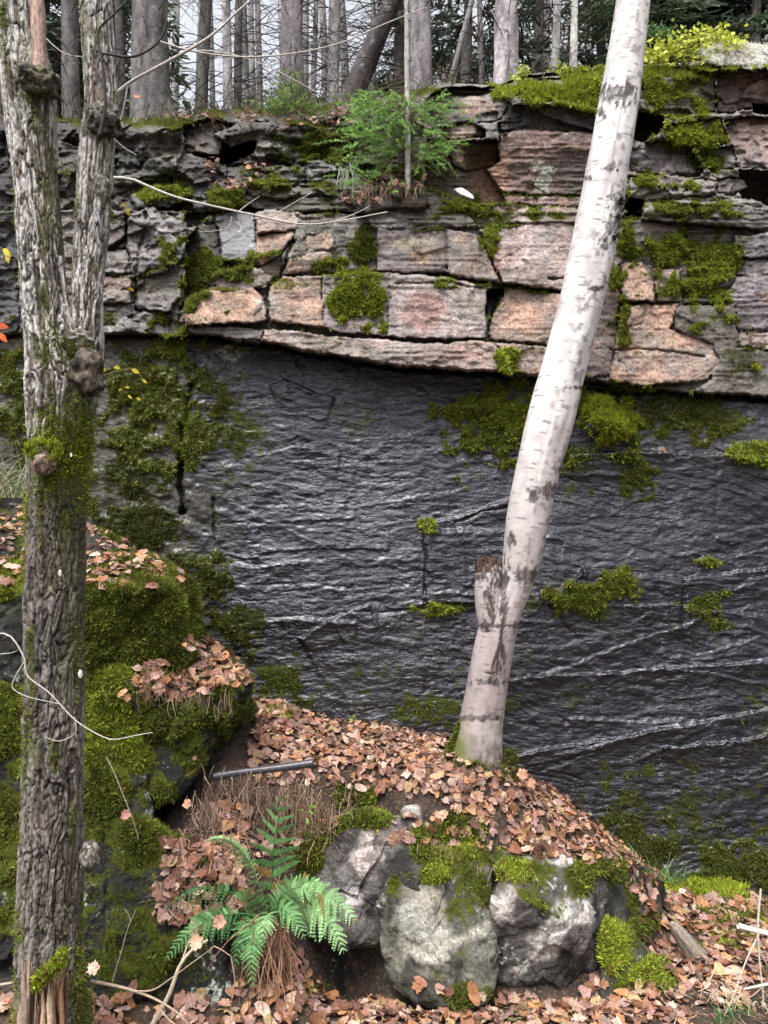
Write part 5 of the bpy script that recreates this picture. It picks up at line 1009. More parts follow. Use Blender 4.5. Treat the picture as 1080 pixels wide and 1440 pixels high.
def twigs(acc, x, y, z0, z1, n, L, r0, colr, rr=rf, sub=6, droop=.25, front=.0):
    for i in range(n):
        z = rr.uniform(z0, z1); a = rr.uniform(0, 6.283); l = L * rr.uniform(.35, 1.1); d = np.array([math.cos(a), math.sin(a) * .8 - front, 0]); e = rr.uniform(-.15, .35)
        p0 = np.array([x, y, z]); p1 = p0 + d * l * .5 + [0, 0, e * l * .5]; p2 = p0 + d * l + [rr.normal(0, .08) * l, 0, (e - droop) * l]
        c = np.array(colr) * rr.uniform(.6, 1.5); acc.thin([(*p0, r0), (*p1, r0 * .6), (*p2, r0 * .2)], 7, 3, [*c, 1])
        for k in range(sub):
            t = rr.uniform(.2, .95); q = p0 * (1 - t) ** 2 + 2 * t * (1 - t) * (2 * p1 - .5 * p0 - .5 * p2) + p2 * t ** 2; q = p0 + (p2 - p0) * t + (p1 - (p0 + p2) / 2) * 4 * t * (1 - t)
            s = np.cross(d, [0, 0, 1]) * (1 if rr.random() < .5 else -1); dd = d * rr.uniform(.2, .9) + s * rr.uniform(.3, 1) + [0, 0, rr.uniform(-.5, .3)]; ll = l * rr.uniform(.12, .4)
            e_ = q + dd * ll; acc.thin([(*q, r0 * .35), (*((q + e_) / 2 + [0, 0, .03 * ll]), r0 * .25), (*e_, r0 * .1)], 4, 3, [*c, 1])
def boughs(acc, x, y, z0, z1, n, Lf, colr, rr=rf, size=.12, dens=1.0, droop=.35):
    V = []; Cc = []
    for i in range(n):
        z = rr.uniform(z0, z1); l = Lf(z) * rr.uniform(.6, 1.1); a = rr.uniform(0, 6.283); d = np.array([math.cos(a), math.sin(a), 0.]); s = np.array([-d[1], d[0], 0])
        if l < .1: continue
        m = max(4, int(l / size * 5 * dens)); t = rr.uniform(.12, 1, m); sd_ = rr.choice([-1, 1], m)
        q = np.array([x, y, z]) + d * (t * l)[:, None]; q[:, 2] += l * (.12 * t - droop * t ** 2)
        w_ = (1 - t * .75) * l * .42 + size * .6
        e = d * (.5 * w_)[:, None] + s * (sd_ * w_ * rr.uniform(.4, 1, m))[:, None]; e[:, 2] -= w_ * rr.uniform(-.05, .6, m)
        for k in range(3):     # needle-covered twigs: narrow ragged blades along each shoot
            f0 = k / 3; a0 = q + e * f0; b0 = q + e * (f0 + .45) + rr.normal(0, size * .18, (m, 3)); sp_ = np.cross(e, rr.normal(0, 1, (m, 3))); sp_ /= np.linalg.norm(sp_, axis=1)[:, None] + 1e-9
            ww = size * .14; V.append(np.stack([a0 - sp_ * ww, a0 + sp_ * ww, b0 + sp_ * ww * .6, b0 - sp_ * ww * .6], 1).reshape(-1, 3))
            c = np.array(colr) * rr.uniform(.5, 1.6, (m, 1)) * np.array([1, 1, 1]); Cc.append(np.repeat(np.hstack([c, np.ones((m, 1))]), 4, 0))
    if V: V = np.vstack(V); acc.add(V, np.arange(len(V)).reshape(-1, 4), np.vstack(Cc))
GRP = 'trees of the wood above the cliff'
def tree(u, v, off, w, ut, wt, colr, label, h=5.5, twn=26, twl=1.0, crown=None, name='spruce_tree', seg=20, roots=0., vt=0, cat='tree', dcol=(.11, .095, .085), tw0=.15):
    Yb, _ = brow(u); Y = Yb + off; z0 = float(floor_z(u, off)) - .15
    b = P(u, v, Y); zr = b[2]; b[2] = min(b[2], z0) if roots == 0 else b[2]; bz = b[2]; t_ = P(ut, vt, Y); dx = (t_[0] - b[0]) / max(t_[2] - P(u, v, Y)[2], .1)
    rb_, rt_ = w / 2 / F * Y, wt / 2 / F * Y
    o = empty(name, (b[0], Y, bz), label, cat, GRP)
    zs = np.linspace(bz - .2, bz + h, 7); q = []
    for z in zs:
        k = (z - zr) / max(t_[2] - zr, .1); r_ = max(rb_ + (rt_ - rb_) * k, rt_ * max(.12, 1 - (z - t_[2]) / (h * 1.1)) if z > t_[2] else 0)
        q.append((b[0] + dx * (z - zr), Y, z, max(r_, .004)))
    ds = lambda A, S, R, c: (fbm(A * 2.2 + u, S * 5, 4, 611) - .5) * .22 * R + R * roots * np.exp(-S / .16) * (.6 + .6 * np.cos(A * 4 + 1))
    V, f, uv, (A_1, S_1) = tube(q, 90 if w > 20 else 40, seg if w > 20 else 9, ds); n_ = np.array(colr); g = fbm(V[:, 2] * 4 + u, V[:, 0] * 30, 3, 613)[:, None]
    mk('trunk', V, f, MK.m, parent=o, attrs={'col': np.hstack([n_ * (.3 + 1.5 * g) * (1 - .5 * sst(.55, .7, fbm(V[:, 2] * 9 + u, V[:, 0] * 22, 3, 617)))[:, None], np.ones((len(V), 1))])})
    if twn:
        a = Acc(); twn = int(twn * 2.4); twigs(a, b[0] + dx * 1.5, Y, b[2] + tw0 + .2, b[2] + min(h, 4.2), twn, twl, .0045 + .0008 * off, dcol); a.mk('dead_branches', TWIG, parent=o, smooth=False)
    if crown:
        cz0, cz1, cl, cn, cc, sz = crown; a = Acc(); boughs(a, b[0] + dx * 2, Y, b[2] + cz0, b[2] + cz1, cn, lambda z: cl * (1.05 - .75 * (z - b[2] - cz0) / (cz1 - cz0)), cc, size=sz); a.mk('foliage', GREEN, parent=o, smooth=False)
    return o
GB_ = (.17, .155, .16); LB = (.30, .28, .29); DB = (.055, .045, .045); DG = (.035, .055, .035); MGc = (.09, .125, .07)
tree(213, 178, .5, 54, 210, 46, (.105, .095, .095), 'thickest dark spruce trunk standing on the cliff brow right of the forked tree', h=6, twn=30, twl=.7, roots=.9, seg=40)
tree(410, 122, 1.3, 34, 411, 30, (.16, .14, .15), 'straight grey spruce trunk above the small green fir on the brow', h=6.5, twn=44, twl=1.0, seg=24)
tree(592, 128, 1.2, 33, 590, 29, (.19, .17, .178), 'purplish grey spruce trunk directly behind the ledge sapling', h=6.5, twn=44, twl=1.0, seg=24)
tree(711, 118, .7, 35, 712, 31, (.33, .30, .31), 'pale grey spruce trunk rising from the golden moss left of the birch', h=6, twn=36, twl=.9, seg=28)
tree(493, 140, 1.0, 34, 552, 24, (.05, .04, .042), 'dark trunk leaning strongly to the right above the ledge sapling', h=6, twn=14, twl=.8, name='leaning_tree', seg=22)
tree(468, 132, 2.0, 18, 471, 16, LB, 'slim pale grey trunk just left of the leaning dark one', h=7, twn=30)
tree(321, 152, 2.2, 14, 318, 12, (.26, .24, .25), 'thin pale pole between the thickest trunk and the straight grey one', h=7, twn=26)
tree(283, 152, 2.6, 18, 290, 16, (.10, .095, .09), 'dark mossy double pole close right of the thickest trunk', h=7, twn=26)
tree(334, 150, 3.2, 12, 336, 11, (.09, .085, .08), 'thin dark greenish pole beside the thin pale one', h=7, twn=24)
tree(366, 148, 4, 9, 362, 8, GB_, 'very thin grey pole left of the straight grey spruce trunk', h=7.5, twn=22)
tree(440, 140, 3.2, 8, 445, 7, GB_, 'very thin grey pole between straight grey and slim pale trunks', h=7, twn=22)
tree(780, 108, 1.6, 12, 784, 10, (.36, .34, .34), 'slim pale sapling pole left of the thin white one', h=6.5, twn=20, name='young_tree')
tree(806, 104, 1.9, 12, 808, 9, (.46, .44, .43), 'thin white birch pole just left of the large birch top', h=6.5, twn=20, name='young_birch')
tree(632, 122, 2.4, 9, 664, 7, (.24, .22, .22), 'thin pole leaning right between purplish and pale spruce trunks', h=6.5, twn=16, name='young_tree')
tree(678, 122, 3.2, 8, 674, 7, GB_, 'very thin pole close left of the pale grey spruce trunk', h=7, twn=18)
tree(845, 100, 3.2, 12, 842, 10, (.10, .09, .09), 'dark thin trunk seen just left of the birch top', h=7, twn=18)
tree(172, 172, 2.2, 12, 166, 11, (.09, .08, .08), 'dark pole between the forked tree and the thickest spruce', h=7, twn=30)
tree(100, 175, 1.6, 24, 98, 22, (.10, .09, .09), 'dark trunk glimpsed between the two stems of the forked tree', h=7, twn=30)
tree(8, 175, 1.9, 24, 4, 20, (.10, .09, .09), 'dark trunk at the left edge behind the forked tree', h=7, twn=24)
tree(1000, 90, 3.0, 14, 985, 12, (.10, .09, .085), 'dark trunk behind the yellow-green shrub', h=7, twn=20, crown=(.9, 5.5, 1.3, 70, DG, .10))
# far trees, trunks and twigs coloured paler to imitate haze
far_tw = 'distant spruce with bare grey twigs, deep in the wood'; far_cr = 'distant dark conifer with hanging green boughs, deep in the wood'
for i in range(42):
    u = -150 + i * 32 + rf.uniform(-16, 16); off = rf.uniform(4.5, 12)
    crowned = (u < 190 and i % 2 == 0) or (600 < u < 700 and i % 2 == 0) or (u > 740 and i % 3 == 0)
    v0 = 150 if u < 560 else 110
    c = (.8 * (.6 if u < 500 else .5), 6.5, 1.6, 50, DG if rf.random() < .5 else MGc, .15) if crowned else None
    tree(u, v0, off, rf.uniform(7, 15), u + rf.uniform(-9, 9), rf.uniform(6, 9), np.array((.22, .21, .21)) * rf.uniform(.5, 1.5), far_cr if crowned else far_tw, h=8, twn=60 if not crowned else 16, twl=1.5, crown=c, dcol=(.20, .19, .18), tw0=-.3)
def greens(specs, label, fc, name='conifer'):
    pass
# conifers whose boughs fill the gaps
for (u, off, cz, cl, cn, cc, lb) in [(655, 3.4, .2, 1.0, 50, DG, 'dark green conifer filling the gap left of the pale grey trunk'), (755, 3.8, .1, 1.1, 45, DG, 'dark conifer behind the thin white pole'), (905, 2.6, .2, 1.2, 65, MGc, 'green conifer rising right of the birch top'), (960, 4.2, .3, 1.5, 60, DG, 'dark conifer behind the yellow-green shrub'), (1060, 2.4, .5, 1.0, 90, MGc, 'green conifer above the pale lichen cushion at the right edge'), (60, 3.0, .3, 1.3, 110, DG, 'dark conifer behind the top of the forked tree'), (130, 4.5, .0, 1.2, 70, DG, 'dark conifer between forked tree and thickest spruce'), (560, 5.5, .6, .9, 50, DG, 'far conifer behind the leaning trunk')]:
    tree(u, 110, off, 16, u + 4, 12, (.08, .07, .065), lb, h=6, twn=14, crown=(cz, 5.5, cl, cn, cc, .10), name='conifer')
# ---------------------------------------------------------------- saplings
def sprig_tree(name, u, v, Y, h, r0, lean, foli, label, col_, trunkc=(.22, .20, .19), cat='sapling', n_l=150, vt_w=None, seg=8):
    b = P(u, v, Y); o = empty(name, b, label, cat)
    V, f, uv, _ = tube([(b[0], Y, b[2] - .05, r0), (b[0] + lean * .5, Y, b[2] + h * .5, r0 * .7), (b[0] + lean, Y, b[2] + h, r0 * .3)], 60, 10, lambda A, S, R, c: (fbm(A * 2, S * 20, 3, 631) - .5) * .3 * R)
    mk('trunk', V, f, MK.m, parent=o, attrs={'col': np.tile([*trunkc, 1], (len(V), 1))})
    a = Acc(); tw = Acc()
    for (u0, v0, ru, rv, n) in foli:          # shoots covered with single needles
        for i in range(n):
            s = P(u0 + rf.normal(0, ru * .5), v0 + rf.normal(0, rv * .5), Y + rf.normal(0, .10)); rt = np.array([b[0] + lean * (s[2] - b[2]) / h, Y, s[2] + rf.uniform(-.02, .08)])
            d = s - rt; d /= np.linalg.norm(d) + 1e-6; d = d + rf.normal(0, .35, 3); d /= np.linalg.norm(d); L = rf.uniform(.05, .12); m = 44
            if i % 3 == 0: tw.thin([(*rt, .0022), (*((rt + s) / 2 + [0, 0, .01]), .0018), (*s, .001)], 5, 4, (.12, .09, .06, 1))
            t = rf.uniform(0, 1, m); q = s + d * (t * L)[:, None]; e = d * .5 + rf.normal(0, .75, (m, 3)); e /= np.linalg.norm(e, axis=1)[:, None]; l_ = rf.uniform(.012, .024, m)[:, None]
            w_ = np.cross(e, rf.normal(0, 1, (m, 3))); w_ /= np.linalg.norm(w_, axis=1)[:, None]; w_ *= .0026
            Vv = np.stack([q - w_, q + w_, q + e * l_], 1).reshape(-1, 3); c = np.array(col_) * rf.uniform(.5, 1.5) * np.ones((m * 3, 3)); a.add(Vv, np.arange(m * 3).reshape(-1, 3), np.hstack([c, np.ones((m * 3, 1))]))
    a.mk('foliage', GREEN, parent=o, smooth=False); tw.mk('dead_branches', TWIG, parent=o, smooth=False); return o
sprig_tree('spruce_sapling', 574, 264, 4.42, 2.0, .019, -.02, [(560, 165, 34, 34, 50), (570, 205, 50, 30, 36), (520, 145, 26, 12, 40), (545, 150, 30, 16, 50), (595, 152, 40, 14, 50), (525, 178, 50, 14, 50), (600, 178, 34, 12, 30), (545, 195, 60, 12, 44), (612, 208, 26, 12, 30), (545, 222, 50, 12, 28), (520, 250, 40, 16, 20), (590, 228, 40, 8, 20), (560, 172, 20, 30, 26)],
           'young green spruce sapling on the soil clump in the middle of the cliff', (.20, .34, .09), (.33, .31, .29))
sprig_tree('fir_sapling', 412, 165, 5.05, .55, .007, .0, [(410, 125, 20, 20, 45), (404, 150, 36, 20, 70), (430, 158, 26, 16, 40)], 'small bushy green fir at the foot of the straight grey trunk', (.16, .24, .06))
# yellow-green shrub and pale cushion at the upper right
def leafy_bush(name, spots, Y, label, colr, n, size, cat='shrub', root=None, kindw=.5):
    r0 = P(*root, Y); o = empty(name, r0, label, cat); a = Acc(); tw = Acc()
    for (u0, v0, ru, rv) in spots:
        c = P(u0, v0, Y); tw.thin([(*r0, .005), (*((r0 + c) / 2 + [0, 0, .04]), .0035), (*c, .002)], 8, 4, (.10, .08, .05, 1))
        for i in range(n):
            s = P(u0 + rf.normal(0, ru * .5), v0 + rf.normal(0, rv * .5), Y + rf.normal(0, .10))
            nrm = rf.normal(0, 1, 3) + [0, -.4, .8]; nrm /= np.linalg.norm(nrm); d = np.cross(nrm, rf.normal(0, 1, 3)); d /= np.linalg.norm(d); w_ = np.cross(nrm, d) * size * kindw; l_ = d * size * rf.uniform(.6, 1.3)
            a.add([s, s + l_ * .45 + w_, s + l_, s + l_ * .45 - w_], np.array([[0, 1, 2, 3]]), [*(np.array(colr) * rf.uniform(.5, 1.35)), 1])
            if i % 9 == 0: tw.thin([(*c, .002), (*s, .001)], 3, 3, (.10, .08, .05, 1))
    a.mk('foliage', GREEN, parent=o, smooth=False); tw.mk('twigs', TWIG, parent=o, smooth=False); return o
leafy_bush('shrub', [(915, 78, 40, 14), (945, 66, 40, 16), (975, 56, 36, 18), (1005, 50, 30, 14), (960, 80, 60, 10), (1030, 60, 20, 10)], 4.75, 'low bright yellow-green shrub on the mossy cliff top right of the birch', (.42, .46, .07), 170, .030, root=(960, 96))
leafy_bush('shrub', [(930, 44, 24, 10), (900, 42, 20, 10)], 5.3, 'small mid-green bush behind the yellow-green shrub', (.09, .17, .05), 120, .035, root=(915, 90))
leafy_bush('shrub', [(786, 96, 14, 10), (728, 108, 10, 6), (735, 98, 8, 8)], 4.95, 'tiny yellow-green sprigs behind the golden moss cap', (.30, .34, .06), 60, .024, root=(760, 112))
boulder([(985, 76, 4.7), (1000, 64, 4.7), (1030, 58, 4.7), (1070, 66, 4.7), (1090, 80, 4.7), (1085, 92, 4.65), (1000, 90, 4.65), (990, 70, 4.95), (1080, 66, 4.95), (1080, 92, 4.95)], 'pale whitish lichen cushion on the cliff top at the right edge', (.7, .7, .66), .03, .012, 21, 40, topmoss=0, gmoss=-1, lich=.9, name='lichen_cushion', cat='lichen')
o_, Wb_, Fc_, m__, b__ = boulders[-1]
f_ = rng.choice(len(Wb_), 5000); n__ = Wb_[f_] - Wb_.mean(0); n__ /= np.linalg.norm(n__, axis=1)[:, None]; V, Fc, cc = moss_tufts(Wb_[f_], n__, np.full(5000, .5), .012); cc[:, :3] = np.array([.62, .61, .55]) * rng.uniform(.7, 1.3, (len(cc) // 3, 1)).repeat(3, 0); a_ = Acc(); a_.add(V, Fc, cc); a_.mk('lichen_fibres', MOSS, smooth=False, parent=o_)
# ---------------------------------------------------------------- leaves and roots caught on the ledges of the cliff
lc = Acc(); rc = np.random.default_rng(3)
gi = lambda u, v: (int(np.clip(np.searchsorted(ta, (v - vtop(u)) / (VBOT - vtop(u))), 1, nr - 2)), int(np.clip(np.searchsorted(ua, u), 1, nc - 2)))
for (u0, v0, ru, rv, n) in [(330, 262, 26, 6, 22), (360, 235, 20, 5, 14), (300, 235, 14, 10, 18), (290, 170, 40, 8, 30), (440, 175, 50, 8, 34), (350, 165, 30, 8, 16), (555, 262, 40, 8, 50), (505, 285, 24, 8, 30), (250, 165, 20, 8, 10), (480, 160, 20, 14, 20), (860, 306, 6, 3, 3), (928, 638, 4, 2, 2)]:
    for i in range(n):
        u = u0 + rc.normal(0, ru * .6); v = v0 + rc.normal(0, rv * .6); i_, j_ = gi(u, v); p = W[i_, j_] + np.array([0, -.02, .01]); V, Fs = LS[rc.integers(len(LS))]
        M, t_ = leaf_matrix(p, (0, -.6, .8), rc.uniform(.018, .035), rc, .5); lc.add(V @ M.T + t_, Fs, [*(LC[rc.integers(len(LC))] * rc.uniform(.4, .9)), 1])
lc.mk('leaf_litter', LEAF, label='brown leaves and debris caught on the ledges near the cliff top', cat='leaf litter', kind='stuff')
rt = Acc()
def strands(acc, u0, v0, u1, v1, Y, n, su, ln, cols, r=.0016, sag=1.0, seg=3):
    for i in range(n):
        t = rc.random(); p = P(u0 + (u1 - u0) * t + rc.normal(0, su), v0 + (v1 - v0) * t + rc.normal(0, su), Y + rc.normal(0, .02)); l = ln * rc.uniform(.4, 1.1)
        e = p + np.array([rc.normal(0, .25), rc.normal(-.1, .15), -1 * sag]) * l; m = (p + e) / 2 + rc.normal(0, .08, 3) * l; acc.thin([(*p, r), (*m, r), (*e, r * .4)], 6, seg, [*(np.array(cols[rc.integers(len(cols))]) * rc.uniform(.5, 1.3)), 1])
SC = [(.30, .20, .13), (.20, .12, .08), (.38, .30, .22), (.12, .08, .06)]
strands(rt, 500, 258, 600, 262, 4.30, 60, 4, .10, SC, .0018); strands(rt, 250, 175, 500, 170, 4.95, 120, 8, .18, SC, .002, .4); strands(rt, 480, 230, 500, 240, 4.6, 12, 4, .25, [(.4, .42, .35)], .003)
for i in range(420):                              # low undergrowth along the brow
    u = rc.uniform(-100, 640); v = vtop(u) + rc.uniform(-2, 14); i_, j_ = gi(u, v); p = W[i_, j_]; l = rc.uniform(.06, .22) * (1.3 if 340 < u < 480 else .8); e = p + np.array([rc.normal(0, .6), rc.normal(-.3, .4), rc.uniform(.2, 1)]) * l; m = (p + e) / 2 + [0, 0, .25 * l]
    rt.thin([(*p, .0025), (*m, .002), (*e, .0008)], 5, 3, [*(np.array([(.08, .13, .04), (.16, .12, .07), (.25, .18, .11), (.05, .09, .03)][rc.integers(4)]) * rc.uniform(.6, 1.3)), 1])
rt.mk('roots', TWIG, smooth=False, label='fine brown roots and dead grass hanging over the upper ledges', cat='roots', kind='stuff')
# ---------------------------------------------------------------- the fern
FY0 = 3.08
fern = empty('fern', P(378, 1292, FY0), 'large green fern with spreading feathery fronds on the bank left of the pale boulders', 'fern')
rg = np.random.default_rng(21)
def frond(base, ctrl, tip, plen, n, colr, Y=(3.12, 3.0, 2.92), start=.12, droop=.18, face=(0, -1, .35), fold=0.0, npin=9, lab=None, gap=1.0, wid=1.0):
    p0, p1, p2 = P(*base, Y[0]), P(*ctrl, Y[1]), P(*tip, Y[2]); a = Acc()
    ts = np.linspace(0, 1, 26)[:, None]; c = p0 * (1 - ts) ** 2 + 2 * p1 * ts * (1 - ts) + p2 * ts ** 2
    a.thin([(*c[i], .0030 * (1 - .75 * i / 25)) for i in range(0, 26, 3)] + [(*c[-1], .0006)], 26, 4, [*(np.array(colr) * .7), 1])
    face = np.array(face, float); px = Y[1] / F
    for i in range(n):
        t = start + (1 - start) * (i / n) ** .95; q = p0 * (1 - t) ** 2 + 2 * p1 * t * (1 - t) + p2 * t ** 2; tg = 2 * (p1 - p0) * (1 - t) + 2 * (p2 - p1) * t; tg /= np.linalg.norm(tg)
        s = np.cross(tg, face); s /= np.linalg.norm(s); nf_ = np.cross(s, tg); tt = (t - start) / (1 - start); prof = min(1, .55 + tt * 2.2) * (1 - tt) ** .62; L = plen * px * prof * rg.uniform(.78, 1.1)
        if L < .004: continue
        for sg in (-1, 1):
            d = s * sg * math.cos(.42 + .3 * tt) + tg * math.sin(.42 + .3 * tt) + nf_ * rg.normal(-.05, .22) + tg * rg.normal(0, .10) - nf_ * fold; d /= np.linalg.norm(d); up2 = np.cross(d, nf_); up2 /= np.linalg.norm(up2)
            m = max(4, int(npin * (.35 + .65 * prof))); cc = np.array(colr) * rg.uniform(.7, 1.25); cc = np.array([.26, .17, .06]) if rg.random() < .035 else cc
            for j in range(m):
                f = (j + .3) / m; o_ = q + d * (L * f); o_ = o_ + np.array([0, 0, -1]) * droop * L * f * f - nf_ * 0
                pl_ = L * .19 * (1 - f) ** .6 * wid + .0012; bw = L / m * .56
                for s2 in (-1, 1):
                    dd = up2 * s2 * .9 + d * .45; dd /= np.linalg.norm(dd); e = o_ + dd * pl_ + nf_ * rg.normal(0, .08) * pl_ - nf_ * pl_ * .12
                    a.add([o_ - d * bw, o_ + dd * pl_ * .55 - d * bw * .62, e, o_ + dd * pl_ * .55 + d * bw * .8, o_ + d * bw], np.array([[0, 1, 2, 3, 4]]), [*(cc * rg.uniform(.85, 1.15)), 1])
            e = q + d * L * 1.03 + np.array([0, 0, -droop * L]); a.add([q - tg * .0006, q + tg * .0006, e], np.array([[0, 1, 2]]), [*(cc * .8), 1])
    o = a.mk('frond', GREEN, parent=fern, smooth=False)
    if lab: o['label'] = lab
G1 = (.13, .28, .10); G2 = (.22, .38, .16); G3 = (.07, .18, .06)
frond((384, 1296), (376, 1200), (400, 1112), 52, 10, G1, (3.14, 3.10, 3.02), .16, .10, npin=14, lab='tall upright frond with widely spaced leaflets')
frond((378, 1290), (344, 1150), (284, 1186), 17, 26, G2, (3.12, 3.0, 2.92), .25, .5, face=(.3, -1, .2), fold=.7, lab='pale frond arching over to the upper left')
frond((380, 1290), (440, 1215), (502, 1300), 44, 22, G2, (3.12, 2.98, 2.86), .12, .35, npin=12)
frond((382, 1292), (450, 1240), (484, 1342), 44, 20, G2, (3.12, 2.96, 2.84), .15, .35, npin=12)
frond((380, 1290), (425, 1205), (470, 1275), 30, 18, G1, (3.14, 3.08, 3.0), .15, .2)
frond((380, 1290), (400, 1225), (448, 1262), 34, 16, G2, (3.12, 3.0, 2.94), .1, .3)
frond((376, 1290), (395, 1250), (430, 1322), 32, 15, G1, (3.10, 2.98, 2.9), .15, .3)
frond((372, 1290), (290, 1265), (232, 1352), 30, 18, G1, (3.12, 3.02, 2.94), .25, .3)
frond((372, 1288), (300, 1215), (232, 1280), 26, 15, G3, (3.14, 3.06, 3.0), .2, .9)
frond((376, 1290), (345, 1290), (356, 1392), 30, 18, G1, (3.12, 3.0, 2.94), .15, .25)
frond((374, 1290), (335, 1290), (330, 1366), 28, 14, G3, (3.12, 3.02, 2.98), .15, .3)
frond((372, 1290), (320, 1280), (280, 1330), 30, 13, G3, (3.14, 3.06, 3.02), .15, .3)
frond((378, 1290), (350, 1240), (330, 1262), 24, 12, G1, (3.1, 3.0, 2.94), .1, .3)
frond((378, 1290), (380, 1270), (366, 1330), 26, 12, G2, (3.08, 2.98, 2.92), .1, .3)
dr = Acc(); strands(dr, 345, 1300, 405, 1300, 3.07, 90, 6, .42, [(.26, .13, .08), (.36, .22, .15), (.16, .08, .05)], .0022); dr.mk('dead_fronds', TWIG, parent=fern, smooth=False)
# roots, dead grass on the bank
bk = Acc()
strands(bk, 300, 1095, 480, 1122, 3.40, 170, 14, .13, SC, .0016); strands(bk, 280, 1110, 330, 1230, 3.28, 160, 12, .12, SC, .0016); strands(bk, 225, 1240, 300, 1290, 3.12, 160, 10, .10, SC, .0016); strands(bk, 560, 1165, 740, 1240, 3.12, 60, 6, .05, SC, .0012); strands(bk, 185, 960, 330, 985, 3.36, 60, 9, .10, SC, .0015); strands(bk, 340, 1110, 460, 1130, 3.36, 120, 8, .2, SC, .0016)
bk.mk('dead_grass', TWIG, smooth=False, label='tangle of fine brown roots and dead grass hanging from the bank under the leaves', cat='dead grass', kind='stuff')
# ---------------------------------------------------------------- sticks, twigs and vines
def stick(name, label, strands_, colr, cat='twig', mat=TWIG, group=None, seg=6):
    a = Acc()
    for (pts, Y, r0, r1) in strands_: pxt(a, pts, Y, r0, r1, (*colr, 1), 26, seg)
    return a.mk(name, mat, label=label, cat=cat, group=group)
PL = (.42, .37, .33); PB_ = (.40, .37, .34); BR = (.20, .14, .10)
V, f, uv, (a1, s1) = tube(px_path([(300, 1092, 10), (340, 1086, 10), (390, 1080, 10.5), (441, 1073, 11)], 3.42), 60, 20, lambda A, S, R, c: (fbm(A * 2, S * 14, 3, 651) - .5) * .08 * R)
MW = Mat('wet_black_wood', .28); MW.color(MW.scale(MW.attr('col').outputs['Color'], MW.mr(MW.noise(60, 3), .3, .7, .7, 1.4))).bump(MW.noise(120, 3), .25, .004)
mk('stick', V, f, MW.m, attrs={'col': np.tile([.045, .042, .052, 1], (len(V), 1))}, label='smooth black wet stick with a cut end lying on the leafy mound', cat='stick')
V, f, uv, (a1, s1) = tube(px_path([(944, 1298, 8), (952, 1308, 17), (970, 1332, 24), (984, 1350, 29), (996, 1364, 28)], 3.5), 90, 40, lambda A, S, R, c: (ridge(A * 1.6, S * 3, 3, 661) - .6) * .35 * R)
g = fbm(np.append(a1.ravel(), [0, 0]) * 5, np.append(s1.ravel(), [0, 0]) * 7, 3, 663)[:, None]; cl = np.array([.20, .165, .13]) * (.5 + g); cl[-1] = .02; cl[-80:-2] *= .45
mk('log', V, f, MW.m if False else MT.m, attrs={'col': np.hstack([cl, np.ones((len(cl), 1))])}, label='short weathered grey-brown log lying in the leaves on the lower right slope', cat='log')
stick('vine', 'pale thin vine looping across the forked tree trunk at mid height', [([(-20, 893), (12, 893), (34, 925), (38, 950), (70, 975), (105, 1012), (140, 1034), (160, 1040), (192, 1034), (214, 1030)], 2.48, .0030, .0012), ([(34, 930), (20, 955), (18, 968), (40, 980), (84, 990)], 2.48, .0022, .001), ([(105, 1008), (106, 1030), (84, 1042), (62, 1036)], 2.48, .0020, .0008), ([(0, 920), (16, 918), (24, 915)], 2.48, .0014, .0008)], PB_, 'vine')
stick('fallen_branch', 'long pale thin branch sweeping from the forked tree across the upper cliff', [([(158, 250), (185, 252), (215, 265), (250, 278), (300, 290), (360, 303), (420, 315), (470, 312), (545, 298)], 4.12, .0085, .003), ([(335, 298), (350, 286), (365, 276)], 4.12, .0035, .0015), ([(380, 305), (405, 290), (440, 270)], 4.12, .003, .0015), ([(470, 312), (500, 300), (520, 290)], 4.12, .003, .0015)], PB_, 'branch')
stick('bare_branch', 'long pale bare branch crossing the sky from the forked tree towards the leaning trunk', [([(146, 148), (180, 118), (215, 98), (262, 72), (300, 48), (330, 20), (365, -10)], 3.0, .007, .004), ([(224, 58), (262, 70), (310, 78), (360, 80), (420, 74), (480, 60), (545, 32), (600, 10)], 3.2, .0042, .002), ([(262, 72), (300, 72), (345, 82), (390, 100), (450, 132)], 3.2, .003, .0015), ([(180, 118), (172, 160), (160, 190)], 3.0, .003, .0015), ([(60, 50), (90, 75), (120, 80), (150, 78)], 3.0, .003, .0015)], PB_, 'branch')
stick('dead_branch', 'thin curved bare twig hanging below the thickest spruce trunk', [([(326, 305), (320, 320), (300, 325), (284, 326), (278, 324)], 4.3, .0024, .001)], PL, 'twig')
stick('dead_stalk', 'thick pale split branch leaning up from the bottom edge below the fern', [([(196, 1470), (215, 1440), (238, 1398), (252, 1360), (270, 1336), (292, 1322)], 2.85, .0125, .004), ([(252, 1362), (262, 1334), (266, 1322)], 2.85, .005, .002), ([(225, 1420), (240, 1436), (262, 1452)], 2.83, .004, .002)], (.46, .38, .29), 'branch')
stick('dead_stalk', 'long dead twig lying between the forked tree base and the pale branch', [([(128, 1380), (160, 1386), (190, 1394), (220, 1406), (250, 1425), (268, 1445)], 2.8, .007, .003), ([(190, 1394), (215, 1392), (240, 1376), (300, 1332)], 2.8, .0035, .0012), ([(-20, 1386), (0, 1384), (22, 1381)], 2.6, .006, .005)][:2], (.34, .26, .19), 'twig')
stick('dead_stalk', 'short broken branch end at the left edge beside the stump', [([(-30, 1388), (0, 1385), (24, 1381)], 2.6, .006, .0045)], (.28, .22, .17), 'twig')
stick('dead_stalk', 'thin straight pale stem rising in the dark right of the tree base', [([(158, 1380), (170, 1340), (180, 1305), (191, 1280)], 2.9, .0024, .0012), ([(184, 1296), (180, 1285), (175, 1278)], 2.9, .0015, .001)], PL)
